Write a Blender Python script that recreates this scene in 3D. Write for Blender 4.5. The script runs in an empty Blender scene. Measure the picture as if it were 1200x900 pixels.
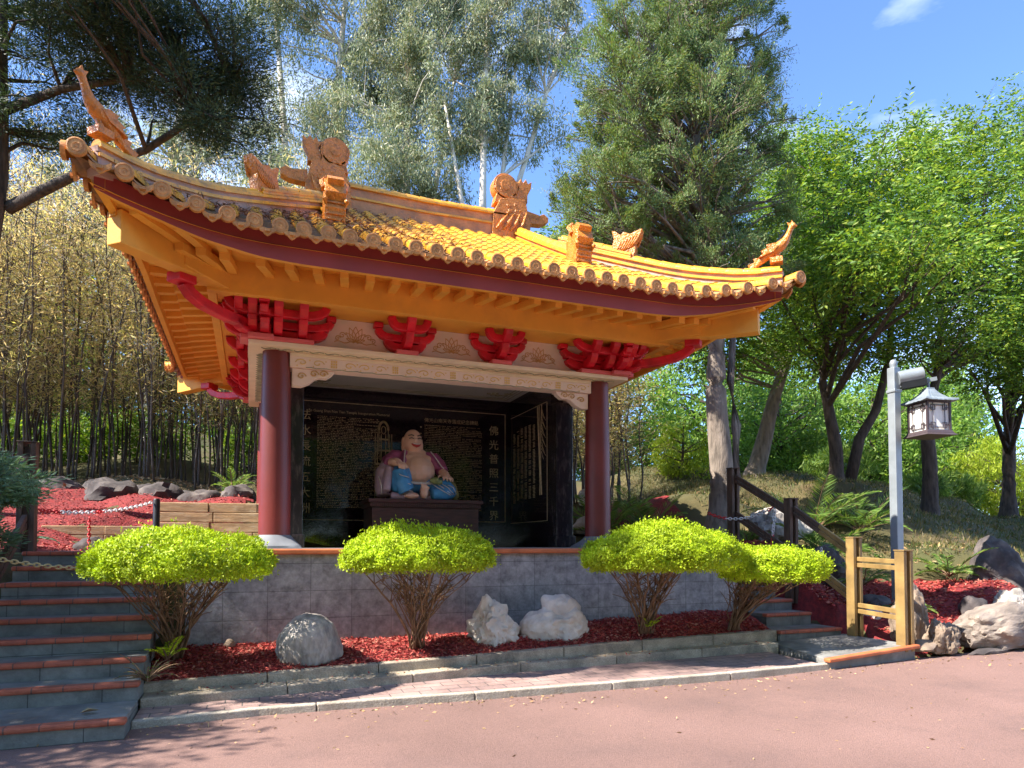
import bpy, bmesh, math, random
import numpy as np
from mathutils import Vector, Matrix, noise as mnoise
PI = math.pi
random.seed(7)
rng = np.random.default_rng(11)
SC = bpy.context.scene
COL = SC.collection

# ------------------------------------------------------------------ camera
cd = bpy.data.cameras.new('camera'); cam = bpy.data.objects.new('camera', cd); COL.objects.link(cam)
cam.location = (-2.655, -9.33, 1.55)
YAW, PITCH = math.radians(21.07), math.atan(29/797)
cam.rotation_euler = (PI/2 + PITCH, 0, -YAW)
cd.sensor_fit = 'HORIZONTAL'; cd.sensor_width = 36; cd.lens = 36*797/1200
cd.shift_y = 159/1200
cd.clip_start = .05; cd.clip_end = 3000
SC.camera = cam

# ------------------------------------------------------------------ light
SUN = Vector((-1, -.05, 1.05)).normalized()          # towards the sun
EL = math.asin(SUN.z)
w = bpy.data.worlds.new('World'); SC.world = w; w.use_nodes = True
nt = w.node_tree
bg = nt.nodes['Background']; bg.inputs[1].default_value = .15
sky = nt.nodes.new('ShaderNodeTexSky'); sky.sky_type = 'NISHITA'; sky.sun_disc = False
sky.sun_elevation = EL; sky.sun_rotation = math.atan2(SUN.x, SUN.y)
sky.altitude = 1800; sky.air_density = .8; sky.dust_density = .0; sky.ozone_density = 6.0
# thin wisps of cloud high in the sky
tc = nt.nodes.new('ShaderNodeTexCoord'); mp = nt.nodes.new('ShaderNodeMapping')
mp.inputs['Scale'].default_value = (1.6, 1.6, 5)
nz = nt.nodes.new('ShaderNodeTexNoise'); nz.inputs['Scale'].default_value = 2.6; nz.inputs['Detail'].default_value = 7
cr = nt.nodes.new('ShaderNodeValToRGB')
cr.color_ramp.elements[0].position = .52; cr.color_ramp.elements[0].color = (0, 0, 0, 1)
cr.color_ramp.elements[1].position = .85; cr.color_ramp.elements[1].color = (.55, .55, .55, 1)
mx = nt.nodes.new('ShaderNodeMixRGB'); mx.inputs[2].default_value = (6.5, 6.8, 7.2, 1)
L = nt.links.new
L(tc.outputs['Generated'], mp.inputs[0]); L(mp.outputs[0], nz.inputs[0]); L(nz.outputs[0], cr.inputs[0])
L(cr.outputs[0], mx.inputs[0]); L(sky.outputs[0], mx.inputs[1]); L(mx.outputs[0], bg.inputs[0])
sd = bpy.data.lights.new('sun', 'SUN'); sd.energy = 4.2; sd.angle = math.radians(.53); sd.color = (1, .93, .82)
so = bpy.data.objects.new('sun', sd); COL.objects.link(so)
so.rotation_euler = SUN.to_track_quat('Z', 'Y').to_euler(); so.location = (-20, -3, 25)
SC.view_settings.view_transform = 'Standard'; SC.view_settings.look = 'None'
SC.view_settings.exposure = 1.82; SC.view_settings.gamma = 1; SC.view_settings.use_curve_mapping = False
SC.render.engine = 'CYCLES'
SC.cycles.max_bounces = 8; SC.cycles.diffuse_bounces = 5; SC.cycles.transparent_max_bounces = 6
SC.cycles.use_denoising = True; SC.cycles.sample_clamp_indirect = 8

# ------------------------------------------------------------------ materials
def mat(name, col, rough=.6, var=.15, vscale=4., bump=0., bscale=30., metal=0., spec=.5, col2=None, stain=None, stscale=1.5, stamt=.5, coat=0., stretch=None, speck=None):
    m = bpy.data.materials.new(name); m.use_nodes = True
    t = m.node_tree; b = t.nodes['Principled BSDF']; ln = t.links.new
    b.inputs['Roughness'].default_value = rough; b.inputs['Metallic'].default_value = metal
    b.inputs['Specular IOR Level'].default_value = spec; b.inputs['Coat Weight'].default_value = coat
    co = t.nodes.new('ShaderNodeTexCoord'); vec = co.outputs['Object']
    if stretch:
        mpn = t.nodes.new('ShaderNodeMapping'); mpn.inputs['Scale'].default_value = stretch
        ln(vec, mpn.inputs[0]); vec = mpn.outputs[0]
    n = t.nodes.new('ShaderNodeTexNoise'); n.inputs['Scale'].default_value = vscale; n.inputs['Detail'].default_value = 6
    ln(vec, n.inputs[0])
    c2 = col2 or tuple(c*(1-var*1.6) for c in col)
    c1 = tuple(min(1, c*(1+var*.8)) for c in col) if col2 is None else col
    r = t.nodes.new('ShaderNodeValToRGB')
    r.color_ramp.elements[0].position = .32; r.color_ramp.elements[0].color = (*c2, 1)
    r.color_ramp.elements[1].position = .68; r.color_ramp.elements[1].color = (*c1, 1)
    ln(n.outputs[0], r.inputs[0]); out = r.outputs[0]
    if stain:
        s = t.nodes.new('ShaderNodeTexNoise'); s.inputs['Scale'].default_value = stscale; s.inputs['Detail'].default_value = 9; s.inputs['Roughness'].default_value = .7
        ln(vec, s.inputs[0])
        sr = t.nodes.new('ShaderNodeValToRGB'); sr.color_ramp.elements[0].position = .5; sr.color_ramp.elements[1].position = .68
        sr.color_ramp.elements[0].color = (0, 0, 0, 1); sr.color_ramp.elements[1].color = (stamt,)*3 + (1,)
        ln(s.outputs[0], sr.inputs[0])
        mm = t.nodes.new('ShaderNodeMixRGB'); mm.inputs[2].default_value = (*stain, 1)
        ln(sr.outputs[0], mm.inputs[0]); ln(out, mm.inputs[1]); out = mm.outputs[0]
    if speck:
        vo = t.nodes.new('ShaderNodeTexVoronoi'); vo.inputs['Scale'].default_value = speck[0]; ln(vec, vo.inputs[0])
        sv = t.nodes.new('ShaderNodeSeparateColor'); ln(vo.outputs['Color'], sv.inputs[0])
        mr = t.nodes.new('ShaderNodeMapRange'); mr.inputs[3].default_value = 1-speck[1]; mr.inputs[4].default_value = 1+speck[1]; ln(sv.outputs[0], mr.inputs[0])
        hv = t.nodes.new('ShaderNodeHueSaturation'); ln(out, hv.inputs['Color']); ln(mr.outputs[0], hv.inputs['Value']); out = hv.outputs[0]
    ln(out, b.inputs['Base Color'])
    if bump:
        bn = t.nodes.new('ShaderNodeTexNoise'); bn.inputs['Scale'].default_value = bscale; bn.inputs['Detail'].default_value = 5
        ln(vec, bn.inputs[0])
        bp = t.nodes.new('ShaderNodeBump'); bp.inputs['Strength'].default_value = bump; bp.inputs['Distance'].default_value = .02
        ln(bn.outputs[0], bp.inputs['Height']); ln(bp.outputs[0], b.inputs['Normal'])
    return m

def leafmat(name, cols, trans=.45, rough=.5, tint=(1.15, 1.1, .5), ns=.9):
    m = bpy.data.materials.new(name); m.use_nodes = True
    t = m.node_tree; ln = t.links.new; t.nodes.clear()
    o = t.nodes.new('ShaderNodeOutputMaterial')
    g = t.nodes.new('ShaderNodeNewGeometry'); r = t.nodes.new('ShaderNodeValToRGB')
    el = r.color_ramp.elements
    while len(el) < len(cols): el.new(.5)
    for i, c in enumerate(cols):
        el[i].position = i/max(1, len(cols)-1); el[i].color = (*c, 1)
    ln(g.outputs['Random Per Island'], r.inputs[0])
    oc = t.nodes.new('ShaderNodeTexCoord'); n = t.nodes.new('ShaderNodeTexNoise'); n.inputs['Scale'].default_value = ns; n.inputs['Detail'].default_value = 3
    ln(oc.outputs['Object'], n.inputs[0])
    hv = t.nodes.new('ShaderNodeHueSaturation')
    mr = t.nodes.new('ShaderNodeMapRange'); mr.inputs[1].default_value = .3; mr.inputs[2].default_value = .7; mr.inputs[3].default_value = .72; mr.inputs[4].default_value = 1.3
    ln(n.outputs[0], mr.inputs[0]); ln(mr.outputs[0], hv.inputs['Value']); ln(r.outputs[0], hv.inputs['Color'])
    p = t.nodes.new('ShaderNodeBsdfPrincipled'); p.inputs['Roughness'].default_value = rough; p.inputs['Specular IOR Level'].default_value = .35
    ln(hv.outputs[0], p.inputs['Base Color'])
    tr = t.nodes.new('ShaderNodeBsdfTranslucent')
    tm = t.nodes.new('ShaderNodeMixRGB'); tm.blend_type = 'MULTIPLY'; tm.inputs[0].default_value = 1; tm.inputs[2].default_value = (*tint, 1)
    ln(hv.outputs[0], tm.inputs[1]); ln(tm.outputs[0], tr.inputs[0])
    ms = t.nodes.new('ShaderNodeMixShader'); ms.inputs[0].default_value = trans
    ln(p.outputs[0], ms.inputs[1]); ln(tr.outputs[0], ms.inputs[2]); ln(ms.outputs[0], o.inputs[0])
    return m

def brickmat(name, c1, c2, mortar, scale, bw, bh, msize=.02, rough=.8, bump=.5, offset=.5, axes='XY', nvar=.35, nscale=3.):
    m = bpy.data.materials.new(name); m.use_nodes = True
    t = m.node_tree; ln = t.links.new; b = t.nodes['Principled BSDF']; b.inputs['Roughness'].default_value = rough
    co = t.nodes.new('ShaderNodeTexCoord'); vec = co.outputs['Object']
    if axes != 'XY':
        sx = t.nodes.new('ShaderNodeSeparateXYZ'); cx = t.nodes.new('ShaderNodeCombineXYZ')
        ln(vec, sx.inputs[0])
        for i, a in enumerate(axes): ln(sx.outputs[a], cx.inputs[i])
        vec = cx.outputs[0]
    k = t.nodes.new('ShaderNodeTexBrick'); k.inputs['Scale'].default_value = scale; k.offset = offset
    k.inputs['Brick Width'].default_value = bw; k.inputs['Row Height'].default_value = bh; k.inputs['Mortar Size'].default_value = msize
    k.inputs['Color1'].default_value = (*c1, 1); k.inputs['Color2'].default_value = (*c2, 1); k.inputs['Mortar'].default_value = (*mortar, 1)
    ln(vec, k.inputs[0])
    n = t.nodes.new('ShaderNodeTexNoise'); n.inputs['Scale'].default_value = nscale; n.inputs['Detail'].default_value = 9; n.inputs['Roughness'].default_value = .68
    ln(co.outputs['Object'], n.inputs[0])
    mr = t.nodes.new('ShaderNodeMapRange'); mr.inputs[1].default_value = .3; mr.inputs[2].default_value = .7
    mr.inputs[3].default_value = 1-nvar; mr.inputs[4].default_value = 1+nvar
    ln(n.outputs[0], mr.inputs[0])
    hv = t.nodes.new('ShaderNodeHueSaturation'); ln(k.outputs[0], hv.inputs['Color']); ln(mr.outputs[0], hv.inputs['Value'])
    ln(hv.outputs[0], b.inputs['Base Color'])
    n2 = t.nodes.new('ShaderNodeTexNoise'); n2.inputs['Scale'].default_value = 28; n2.inputs['Detail'].default_value = 5
    ln(co.outputs['Object'], n2.inputs[0])
    su = t.nodes.new('ShaderNodeMath'); su.operation = 'SUBTRACT'; ln(n2.outputs[0], su.inputs[0]); ln(k.outputs['Fac'], su.inputs[1])
    bp = t.nodes.new('ShaderNodeBump'); bp.inputs['Strength'].default_value = bump; bp.inputs['Distance'].default_value = .012
    ln(su.outputs[0], bp.inputs['Height']); ln(bp.outputs[0], b.inputs['Normal'])
    return m

M = {}
M['tile'] = mat('glazed_tile', (.88, .42, .03), .3, .15, 3.5, .25, 40, stain=(.17, .095, .075), stscale=5.5, stamt=.75, coat=.2)
M['tile_face'] = mat('tile_face', (.66, .30, .09), .4, .2, 12, .3, 60)
M['pan'] = mat('pan_tile', (.42, .23, .10), .4, .25, 5, .3, 40, stain=(.07, .06, .07), stscale=2.6, stamt=.8)
M['orn'] = mat('glazed_ornament', (.78, .27, .04), .24, .3, 9, 1., 34, stain=(.22, .085, .05), stscale=9, stamt=.75)
M['ridge'] = mat('ridge_wall', (.60, .26, .10), .5, .2, 5, .3, 30, stain=(.2, .14, .12), stscale=4, stamt=.5)
M['render'] = mat('pink_render', (.55, .36, .30), .8, .15, 5, .3, 40, stain=(.15, .12, .11), stscale=3, stamt=.5)
M['orange'] = mat('orange_paint', (.84, .40, .055), .6, .08, 2, .08, 60, stain=(.62, .29, .06), stscale=1.6, stamt=.5)
M['maroon'] = mat('maroon_paint', (.33, .045, .038), .5, .1, 2, .05, 50)
M['red'] = mat('red_paint', (.70, .010, .03), .42, .2, 4, .1, 40, stain=(.34, .01, .02), stscale=3, stamt=.6)
M['redpink'] = mat('pink_paint', (.72, .13, .14), .5, .1, 3)
M['column'] = mat('column_paint', (.175, .025, .02), .45, .12, 2, .06, 30, stain=(.13, .02, .022), stscale=1.5, stamt=.5)
M['cream'] = mat('cream_paint', (.84, .69, .50), .6, .07, 3)
M['pink'] = mat('pale_pink_paint', (.86, .65, .54), .6, .08, 4, col2=(.78, .60, .52))
M['frieze'] = mat('frieze_paint', (.86, .64, .55), .65, 0, 2.2, col2=(.62, .60, .50))
M['gold'] = mat('gold_paint', (.78, .52, .18), .5, .1, 5)
M['lotus'] = mat('lotus_paint', (.60, .37, .13), .6, .1, 8)
M['squig'] = mat('green_grey_paint', (.36, .33, .22), .7, .2, 8)
M['ceil'] = mat('ceiling_paint', (.62, .60, .58), .7, .05, 2)
M['granite'] = mat('black_granite', (.020, .011, .018), .07, .3, 40, spec=.6)
M['granite2'] = mat('veined_granite', (.022, .015, .018), .16, 0, 6, col2=(.016, .012, .014), stain=(.16, .12, .11), stscale=5, stamt=.5, stretch=(3, 3, .8))
M['engrave'] = mat('engraved_gold', (.58, .44, .27), .6, .2, 20)
M['engrave2'] = mat('gilded_letters', (.62, .50, .32), .6, .2, 20)
M['wood'] = mat('dark_carved_wood', (.075, .022, .022), .35, .3, 5, .15, 50, stretch=(1, 1, 6))
M['coping'] = mat('terracotta_edge', (.62, .17, .06), .6, .2, 5, .1, 30)
M['floor'] = mat('floor_stone', (.34, .33, .31), .55, .12, 4)
M['plinth'] = brickmat('grey_stone_slabs', (.30, .29, .285), (.255, .248, .245), (.16, .155, .15), 1, .49, .33, .004, .75, .6, 0., 'XZY', .5, 10)
M['stone'] = brickmat('stair_stone', (.17, .172, .163), (.125, .128, .124), (.05, .05, .05), 1, .55, .5, .004, .7, .4, 0., 'XZY', .5, 4)
M['tread'] = mat('tread_stone', (.215, .21, .20), .7, .3, 3, .3, 30, stain=(.09, .09, .09), stscale=2, stamt=.6)
M['nosing'] = brickmat('brick_nosing', (.40, .105, .055), (.33, .085, .05), (.12, .06, .05), 1, .23, .6, .006, .6, .4, 0., 'XYZ', .3, 8)
M['kerb'] = mat('kerb_concrete', (.38, .315, .24), .9, .25, 4, .5, 45, stain=(.13, .115, .095), stscale=1.8, stamt=.8, speck=(120, .2))
M['edge'] = mat('edge_concrete', (.47, .41, .33), .9, .2, 5, .4, 50, stain=(.20, .15, .11), stscale=2.5, stamt=.8, speck=(130, .2))
M['brickpath'] = brickmat('brick_paving', (.34, .22, .19), (.27, .18, .165), (.10, .085, .08), 1, .30, .15, .006, .85, .5, .5, 'XY', .35, 3)
M['road'] = mat('red_asphalt', (.245, .143, .120), .9, .12, .5, .7, 160, stain=(.175, .106, .092), stscale=.7, stamt=.8, speck=(150, .20))
M['mulch'] = mat('red_mulch', (.27, .022, .022), .85, .4, 14, 1., 35, col2=(.12, .012, .014))
M['chip'] = leafmat('mulch_chip', [(.20, .018, .018), (.34, .035, .032), (.44, .09, .065), (.30, .04, .035), (.50, .24, .17)], 0., .8)
M['chipdark'] = M['chip']
M['timber'] = mat('weathered_timber', (.44, .29, .15), .8, .25, 3, .3, 20, stretch=(1, 6, 6), stain=(.62, .52, .36), stscale=4, stamt=.6)
M['basestone'] = mat('column_base_stone', (.20, .215, .24), .5, .12, 5)
M['rail'] = mat('golden_timber', (.30, .19, .065), .6, .25, 3, .2, 20, stretch=(6, 1, 1))
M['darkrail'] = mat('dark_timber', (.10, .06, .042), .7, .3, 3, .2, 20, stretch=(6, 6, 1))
M['rock'] = mat('grey_boulder', (.40, .36, .32), .85, .35, 3.5, .9, 9, stain=(.11, .10, .11), stscale=2, stamt=.75, stretch=(2.4, 2.4, .8))
M['whiterock'] = mat('white_boulder', (.64, .58, .52), .8, .2, 4, .9, 11, stain=(.48, .33, .22), stscale=5, stamt=.6)
M['brownrock'] = mat('brown_boulder', (.27, .195, .14), .85, .3, 3, .9, 9, stain=(.16, .14, .13), stscale=2.5, stamt=.7)
M['darkrock'] = mat('dark_boulder', (.085, .07, .07), .9, .4, 3, 1., 9, stain=(.19, .16, .13), stscale=3, stamt=.6)
M['log'] = mat('bleached_stone', (.25, .20, .165), .8, .3, 2, .8, 10, stretch=(1, 3, 3), stain=(.25, .20, .17), stscale=2.4, stamt=.7)
M['steel'] = mat('galvanised_steel', (.27, .30, .325), .45, .1, 5, .05, 50, metal=.25)
M['plastic_red'] = mat('red_plastic', (.65, .02, .03), .4, .05)
M['plastic_white'] = mat('white_plastic', (.75, .75, .78), .4, .05)
M['chain'] = mat('yellowed_chain', (.60, .50, .26), .45, .15, 20)
M['black'] = mat('black_paint', (.015, .015, .017), .4, .1)
M['opal'] = mat('opal_glass', (.85, .83, .78), .3, .02)
M['lantern'] = mat('lantern_bronze', (.07, .05, .055), .45, .1)
M['lanternroof'] = mat('lantern_roof_metal', (.20, .235, .27), .4, .15, 6)
M['bark'] = mat('dark_bark', (.085, .062, .05), .95, .35, 5, 1., 14, stretch=(3, 3, .7))
M['greybark'] = mat('grey_bark', (.28, .23, .19), .95, .35, 4, 1., 12, stretch=(3, 3, .7), stain=(.10, .075, .06), stscale=2, stamt=.7)
M['gumbark'] = mat('pale_gum_bark', (.62, .55, .46), .8, .2, 3, .2, 12, stain=(.30, .24, .19), stscale=1.5, stamt=.6, stretch=(2, 2, .5))
M['culm'] = mat('bamboo_culm', (.115, .08, .058), .55, .5, 2, stretch=(1, 1, .6), stain=(.17, .135, .06), stscale=2, stamt=.6)
M['twig'] = mat('shrub_stem', (.21, .125, .07), .9, .3, 9, .5, 30)
M['skin'] = mat('painted_skin', (.76, .43, .31), .45, .06, 6)
M['lips'] = mat('painted_lips', (.45, .02, .02), .4, .05)
M['ink'] = mat('painted_ink', (.03, .015, .015), .5, .05)
M['purple'] = mat('purple_robe', (.36, .07, .17), .5, .2, 9)
M['lilac'] = mat('lilac_robe', (.42, .28, .34), .5, .15, 9)
M['blue'] = mat('blue_robe', (.06, .25, .50), .4, .15, 8)
M['trim'] = mat('pale_trim', (.66, .56, .52), .5, .1, 9)
M['olive'] = mat('olive_sack', (.27, .21, .08), .6, .2, 7)
M['jade'] = mat('jade_gold', (.22, .24, .08), .4, .2, 20)
M['grass'] = mat('dry_grass', (.065, .072, .022), .95, .3, .7, .8, 60, col2=(.115, .08, .035), stain=(.035, .046, .014), stscale=.6, stamt=.8)
M['white'] = mat('white_paint', (.8, .8, .78), .5, .04)
LF = {}
LF['topiary'] = leafmat('topiary_leaf', [(.30, .42, .012), (.42, .56, .018), (.54, .66, .03)], .30, .5, (1.1, 1.05, .5), 4.5)
LF['ash'] = leafmat('ash_leaf', [(.06, .14, .022), (.11, .22, .03), (.18, .31, .04), (.33, .40, .05)], .45)
LF['conifer'] = leafmat('conifer_spray', [(.09, .16, .06), (.15, .24, .085), (.23, .32, .11), (.20, .15, .08)], .35)
LF['pine'] = leafmat('pine_needle', [(.026, .055, .036), (.042, .080, .046), (.075, .11, .058)], .25)
LF['gum'] = leafmat('gum_leaf', [(.13, .18, .10), (.20, .25, .14), (.30, .33, .19), (.40, .38, .25)], .35, .45, (1.1, 1.05, .75))
LF['bamboo'] = leafmat('bamboo_leaf', [(.60, .50, .28), (.76, .60, .44), (.58, .60, .18), (.80, .66, .52)], .55, .5, (1.1, 1., .6))
LF['lime'] = leafmat('lime_leaf', [(.20, .30, .02), (.30, .40, .03), (.42, .48, .05)], .5)
LF['shrub'] = leafmat('shrub_leaf', [(.08, .18, .03), (.16, .29, .05), (.27, .40, .08)], .5)
LF['fern'] = leafmat('frond', [(.09, .18, .04), (.16, .28, .06), (.30, .40, .10)], .45)
LF['bluefir'] = leafmat('blue_fir', [(.09, .19, .12), (.14, .26, .17), (.22, .34, .22)], .3)
LF['litter'] = leafmat('litter', [(.34, .20, .09), (.46, .33, .18), (.22, .12, .06)], 0., .8)

# ------------------------------------------------------------------ mesh helpers
class MB:
    def __init__(s): s.v = []; s.f = []; s.m = []
    def add(s, vs, fs, mi=0):
        o = len(s.v); s.v.extend([tuple(p) for p in vs]); s.f.extend([tuple(i+o for i in f) for f in fs]); s.m.extend([mi]*len(fs))
    def box(s, c, d, mi=0, rot=None, taper=1.):
        x, y, z = d[0]/2, d[1]/2, d[2]/2
        vs = [Vector((i*x*(taper if k > 0 else 1), j*y*(taper if k > 0 else 1), k*z)) for k in (-1, 1) for j in (-1, 1) for i in (-1, 1)]
        if rot is not None: vs = [rot @ p for p in vs]
        c = Vector(c)
        s.add([p+c for p in vs], [(0, 2, 3, 1), (4, 5, 7, 6), (0, 1, 5, 4), (2, 6, 7, 3), (0, 4, 6, 2), (1, 3, 7, 5)], mi)
    def boxs(s, x0, x1, y0, y1, z0, z1, mi=0): s.box(((x0+x1)/2, (y0+y1)/2, (z0+z1)/2), (x1-x0, y1-y0, z1-z0), mi)
    def frames(s, path):
        P = [Vector(p) for p in path]; out = []
        up = Vector((0, 0, 1))
        for i, p in enumerate(P):
            t = (P[min(i+1, len(P)-1)] - P[max(i-1, 0)])
            t = t.normalized() if t.length > 1e-9 else Vector((0, 0, 1))
            a = t.cross(up)
            if a.length < 1e-3: a = t.cross(Vector((0, 1, 0)))
            a.normalize(); b = a.cross(t).normalized(); out.append((p, a, b))
        return out
    def tube(s, path, rad, n=8, mi=0, cap=True):
        fr = s.frames(path); R = rad if hasattr(rad, '__len__') else [rad]*len(fr)
        vs = []; fs = []
        for (p, a, b), r in zip(fr, R):
            for k in range(n):
                th = 2*PI*k/n; vs.append(p + a*(r*math.cos(th)) + b*(r*math.sin(th)))
        for i in range(len(fr)-1):
            for k in range(n):
                k2 = (k+1) % n; fs.append((i*n+k, i*n+k2, (i+1)*n+k2, (i+1)*n+k))
        if cap: fs.append(tuple(range(n))[::-1]); fs.append(tuple((len(fr)-1)*n+k for k in range(n)))
        s.add(vs, fs, mi)
    def rect(s, path, wd, ht, mi=0):                       # rectangular section swept along a path
        fr = s.frames(path); n = len(fr)
        W = wd if hasattr(wd, '__len__') else [wd]*n; H = ht if hasattr(ht, '__len__') else [ht]*n
        vs = []; fs = []
        for (p, a, b), w_, h_ in zip(fr, W, H):
            vs += [p-a*(w_/2)-b*(h_/2), p+a*(w_/2)-b*(h_/2), p+a*(w_/2)+b*(h_/2), p-a*(w_/2)+b*(h_/2)]
        for i in range(n-1):
            for k in range(4):
                k2 = (k+1) % 4; fs.append((i*4+k, i*4+k2, (i+1)*4+k2, (i+1)*4+k))
        fs += [(3, 2, 1, 0), tuple((n-1)*4+k for k in range(4))]
        s.add(vs, fs, mi)
    def lathe(s, prof, c=(0, 0, 0), n=24, mi=0):
        c = Vector(c); vs = []; fs = []
        for r, z in prof:
            for k in range(n): vs.append(c + Vector((r*math.cos(2*PI*k/n), r*math.sin(2*PI*k/n), z)))
        for i in range(len(prof)-1):
            for k in range(n):
                k2 = (k+1) % n; fs.append((i*n+k, i*n+k2, (i+1)*n+k2, (i+1)*n+k))
        fs.append(tuple(range(n))[::-1]); fs.append(tuple((len(prof)-1)*n+k for k in range(n)))
        s.add(vs, fs, mi)
    def prism(s, pts, o, ax, ay, depth, mi=0):             # 2D outline, thickness along ax x ay, centred
        o = Vector(o); ax = Vector(ax).normalized(); ay = Vector(ay).normalized(); nz_ = ax.cross(ay)
        n = len(pts); vs = []
        for d in (-depth/2, depth/2): vs += [o + ax*p[0] + ay*p[1] + nz_*d for p in pts]
        fs = [tuple(range(n))[::-1], tuple(range(n, 2*n))] + [(i, (i+1) % n, n+(i+1) % n, n+i) for i in range(n)]
        s.add(vs, fs, mi)
    def ell(s, c, r, mi=0, rot=None, nu=16, nv=10):
        c = Vector(c); vs = []; fs = []
        for i in range(nv+1):
            ph = PI*i/nv
            for k in range(nu):
                th = 2*PI*k/nu
                p = Vector((r[0]*math.sin(ph)*math.cos(th), r[1]*math.sin(ph)*math.sin(th), r[2]*math.cos(ph)))
                if rot is not None: p = rot @ p
                vs.append(c+p)
        for i in range(nv):
            for k in range(nu):
                k2 = (k+1) % nu; fs.append((i*nu+k, (i+1)*nu+k, (i+1)*nu+k2, i*nu+k2))
        s.add(vs, fs, mi)
    def sheet(s, xs, ys, fn, mi=0):
        nx, ny = len(xs), len(ys)
        vs = [(x, y, fn(x, y)) for y in ys for x in xs]
        s.add(vs, [(j*nx+i, j*nx+i+1, (j+1)*nx+i+1, (j+1)*nx+i) for j in range(ny-1) for i in range(nx-1)], mi)
    def mesh(s, name, mats, smooth=False):
        me = bpy.data.meshes.new(name); me.from_pydata(s.v, [], s.f); me.validate()
        for m in (mats if isinstance(mats, (list, tuple)) else [mats]): me.materials.append(m)
        if len(s.m) == len(me.polygons): me.polygons.foreach_set('material_index', s.m)
        bm = bmesh.new(); bm.from_mesh(me); bmesh.ops.remove_doubles(bm, verts=bm.verts, dist=1e-5); bmesh.ops.recalc_face_normals(bm, faces=bm.faces); bm.to_mesh(me); bm.free()
        if smooth:
            me.polygons.foreach_set('use_smooth', [True]*len(me.polygons))
            if smooth is not True: me.set_sharp_from_angle(angle=math.radians(smooth))
        return me
    def build(s, name, mats, parent=None, smooth=False, bevel=0., loc=None):
        o = bpy.data.objects.new(name, s.mesh(name, mats, smooth)); COL.objects.link(o)
        if parent: o.parent = parent
        if loc: o.location = loc
        if bevel:
            md = o.modifiers.new('bevel', 'BEVEL'); md.width = bevel; md.segments = 2; md.limit_method = 'ANGLE'; md.angle_limit = math.radians(50)
        return o

def tag(o, label=None, cat=None, group=None, kind=None):
    for k, v in (('label', label), ('category', cat), ('group', group), ('kind', kind)):
        if v: o[k] = v
    return o
def empty(name, loc=(0, 0, 0), rz=0.):
    o = bpy.data.objects.new(name, None); COL.objects.link(o); o.location = loc; o.rotation_euler = (0, 0, rz); o.empty_display_size = .2
    return o
def copy_tree(o, loc=None, rz=None, scale=None, parent=None):
    c = o.copy(); COL.objects.link(c)
    if parent: c.parent = parent
    if loc is not None: c.location = loc
    if rz is not None: c.rotation_euler = (0, 0, rz)
    if scale is not None: c.scale = scale
    for ch in o.children: copy_tree(ch, parent=c)
    return c
def npmesh(name, V, F, mats, midx=None, smooth=False):      # V (n,3), F (m,k) equal-size faces
    V = np.asarray(V, np.float32); F = np.asarray(F, np.int32); m_, k = F.shape
    me = bpy.data.meshes.new(name); me.vertices.add(len(V)); me.vertices.foreach_set('co', V.ravel())
    me.loops.add(m_*k); me.loops.foreach_set('vertex_index', F.ravel())
    me.polygons.add(m_); me.polygons.foreach_set('loop_start', np.arange(0, m_*k, k, dtype=np.int32)); me.polygons.foreach_set('loop_total', np.full(m_, k, np.int32))
    for mm in (mats if isinstance(mats, (list, tuple)) else [mats]): me.materials.append(mm)
    if midx is not None: me.polygons.foreach_set('material_index', np.asarray(midx, np.int32))
    if smooth: me.polygons.foreach_set('use_smooth', np.ones(m_, bool))
    me.update(calc_edges=True); return me
def npobj(name, me, parent=None, loc=None):
    o = bpy.data.objects.new(name, me); COL.objects.link(o)
    if parent: o.parent = parent
    if loc is not None: o.location = loc
    return o
def unit(a): return a/np.maximum(np.linalg.norm(a, axis=-1, keepdims=True), 1e-9)
def leaf_arrays(C, D, ln, wd, fold=.25, NN=None):                   # pointed leaf of two quads... one quad folded along its axis
    n = len(C); D = unit(D); Rn = unit(rng.normal(size=(n, 3))); S = unit(np.cross(D, Rn if NN is None else NN+Rn*.35)); N = np.cross(S, D)
    ln = np.broadcast_to(np.asarray(ln, float).reshape(-1, 1), (n, 1)); wd = np.broadcast_to(np.asarray(wd, float).reshape(-1, 1), (n, 1))
    a = C; b = C + D*ln*.45 + S*wd*.5 + N*wd*fold; c = C + D*ln; d = C + D*ln*.45 - S*wd*.5 + N*wd*fold
    V = np.stack([a, b, c, d], 1).reshape(-1, 3); i = np.arange(n)*4
    F = np.concatenate([np.stack([i, i+1, i+2], 1), np.stack([i, i+2, i+3], 1)], 1).reshape(-1, 3)
    return V, F
def blob_pts(n, c, r, shell=.55):
    d = unit(rng.normal(size=(n, 3))); k = (shell + (1-shell)*rng.random((n, 1)))**.6
    return np.asarray(c) + d*k*np.asarray(r), d
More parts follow.
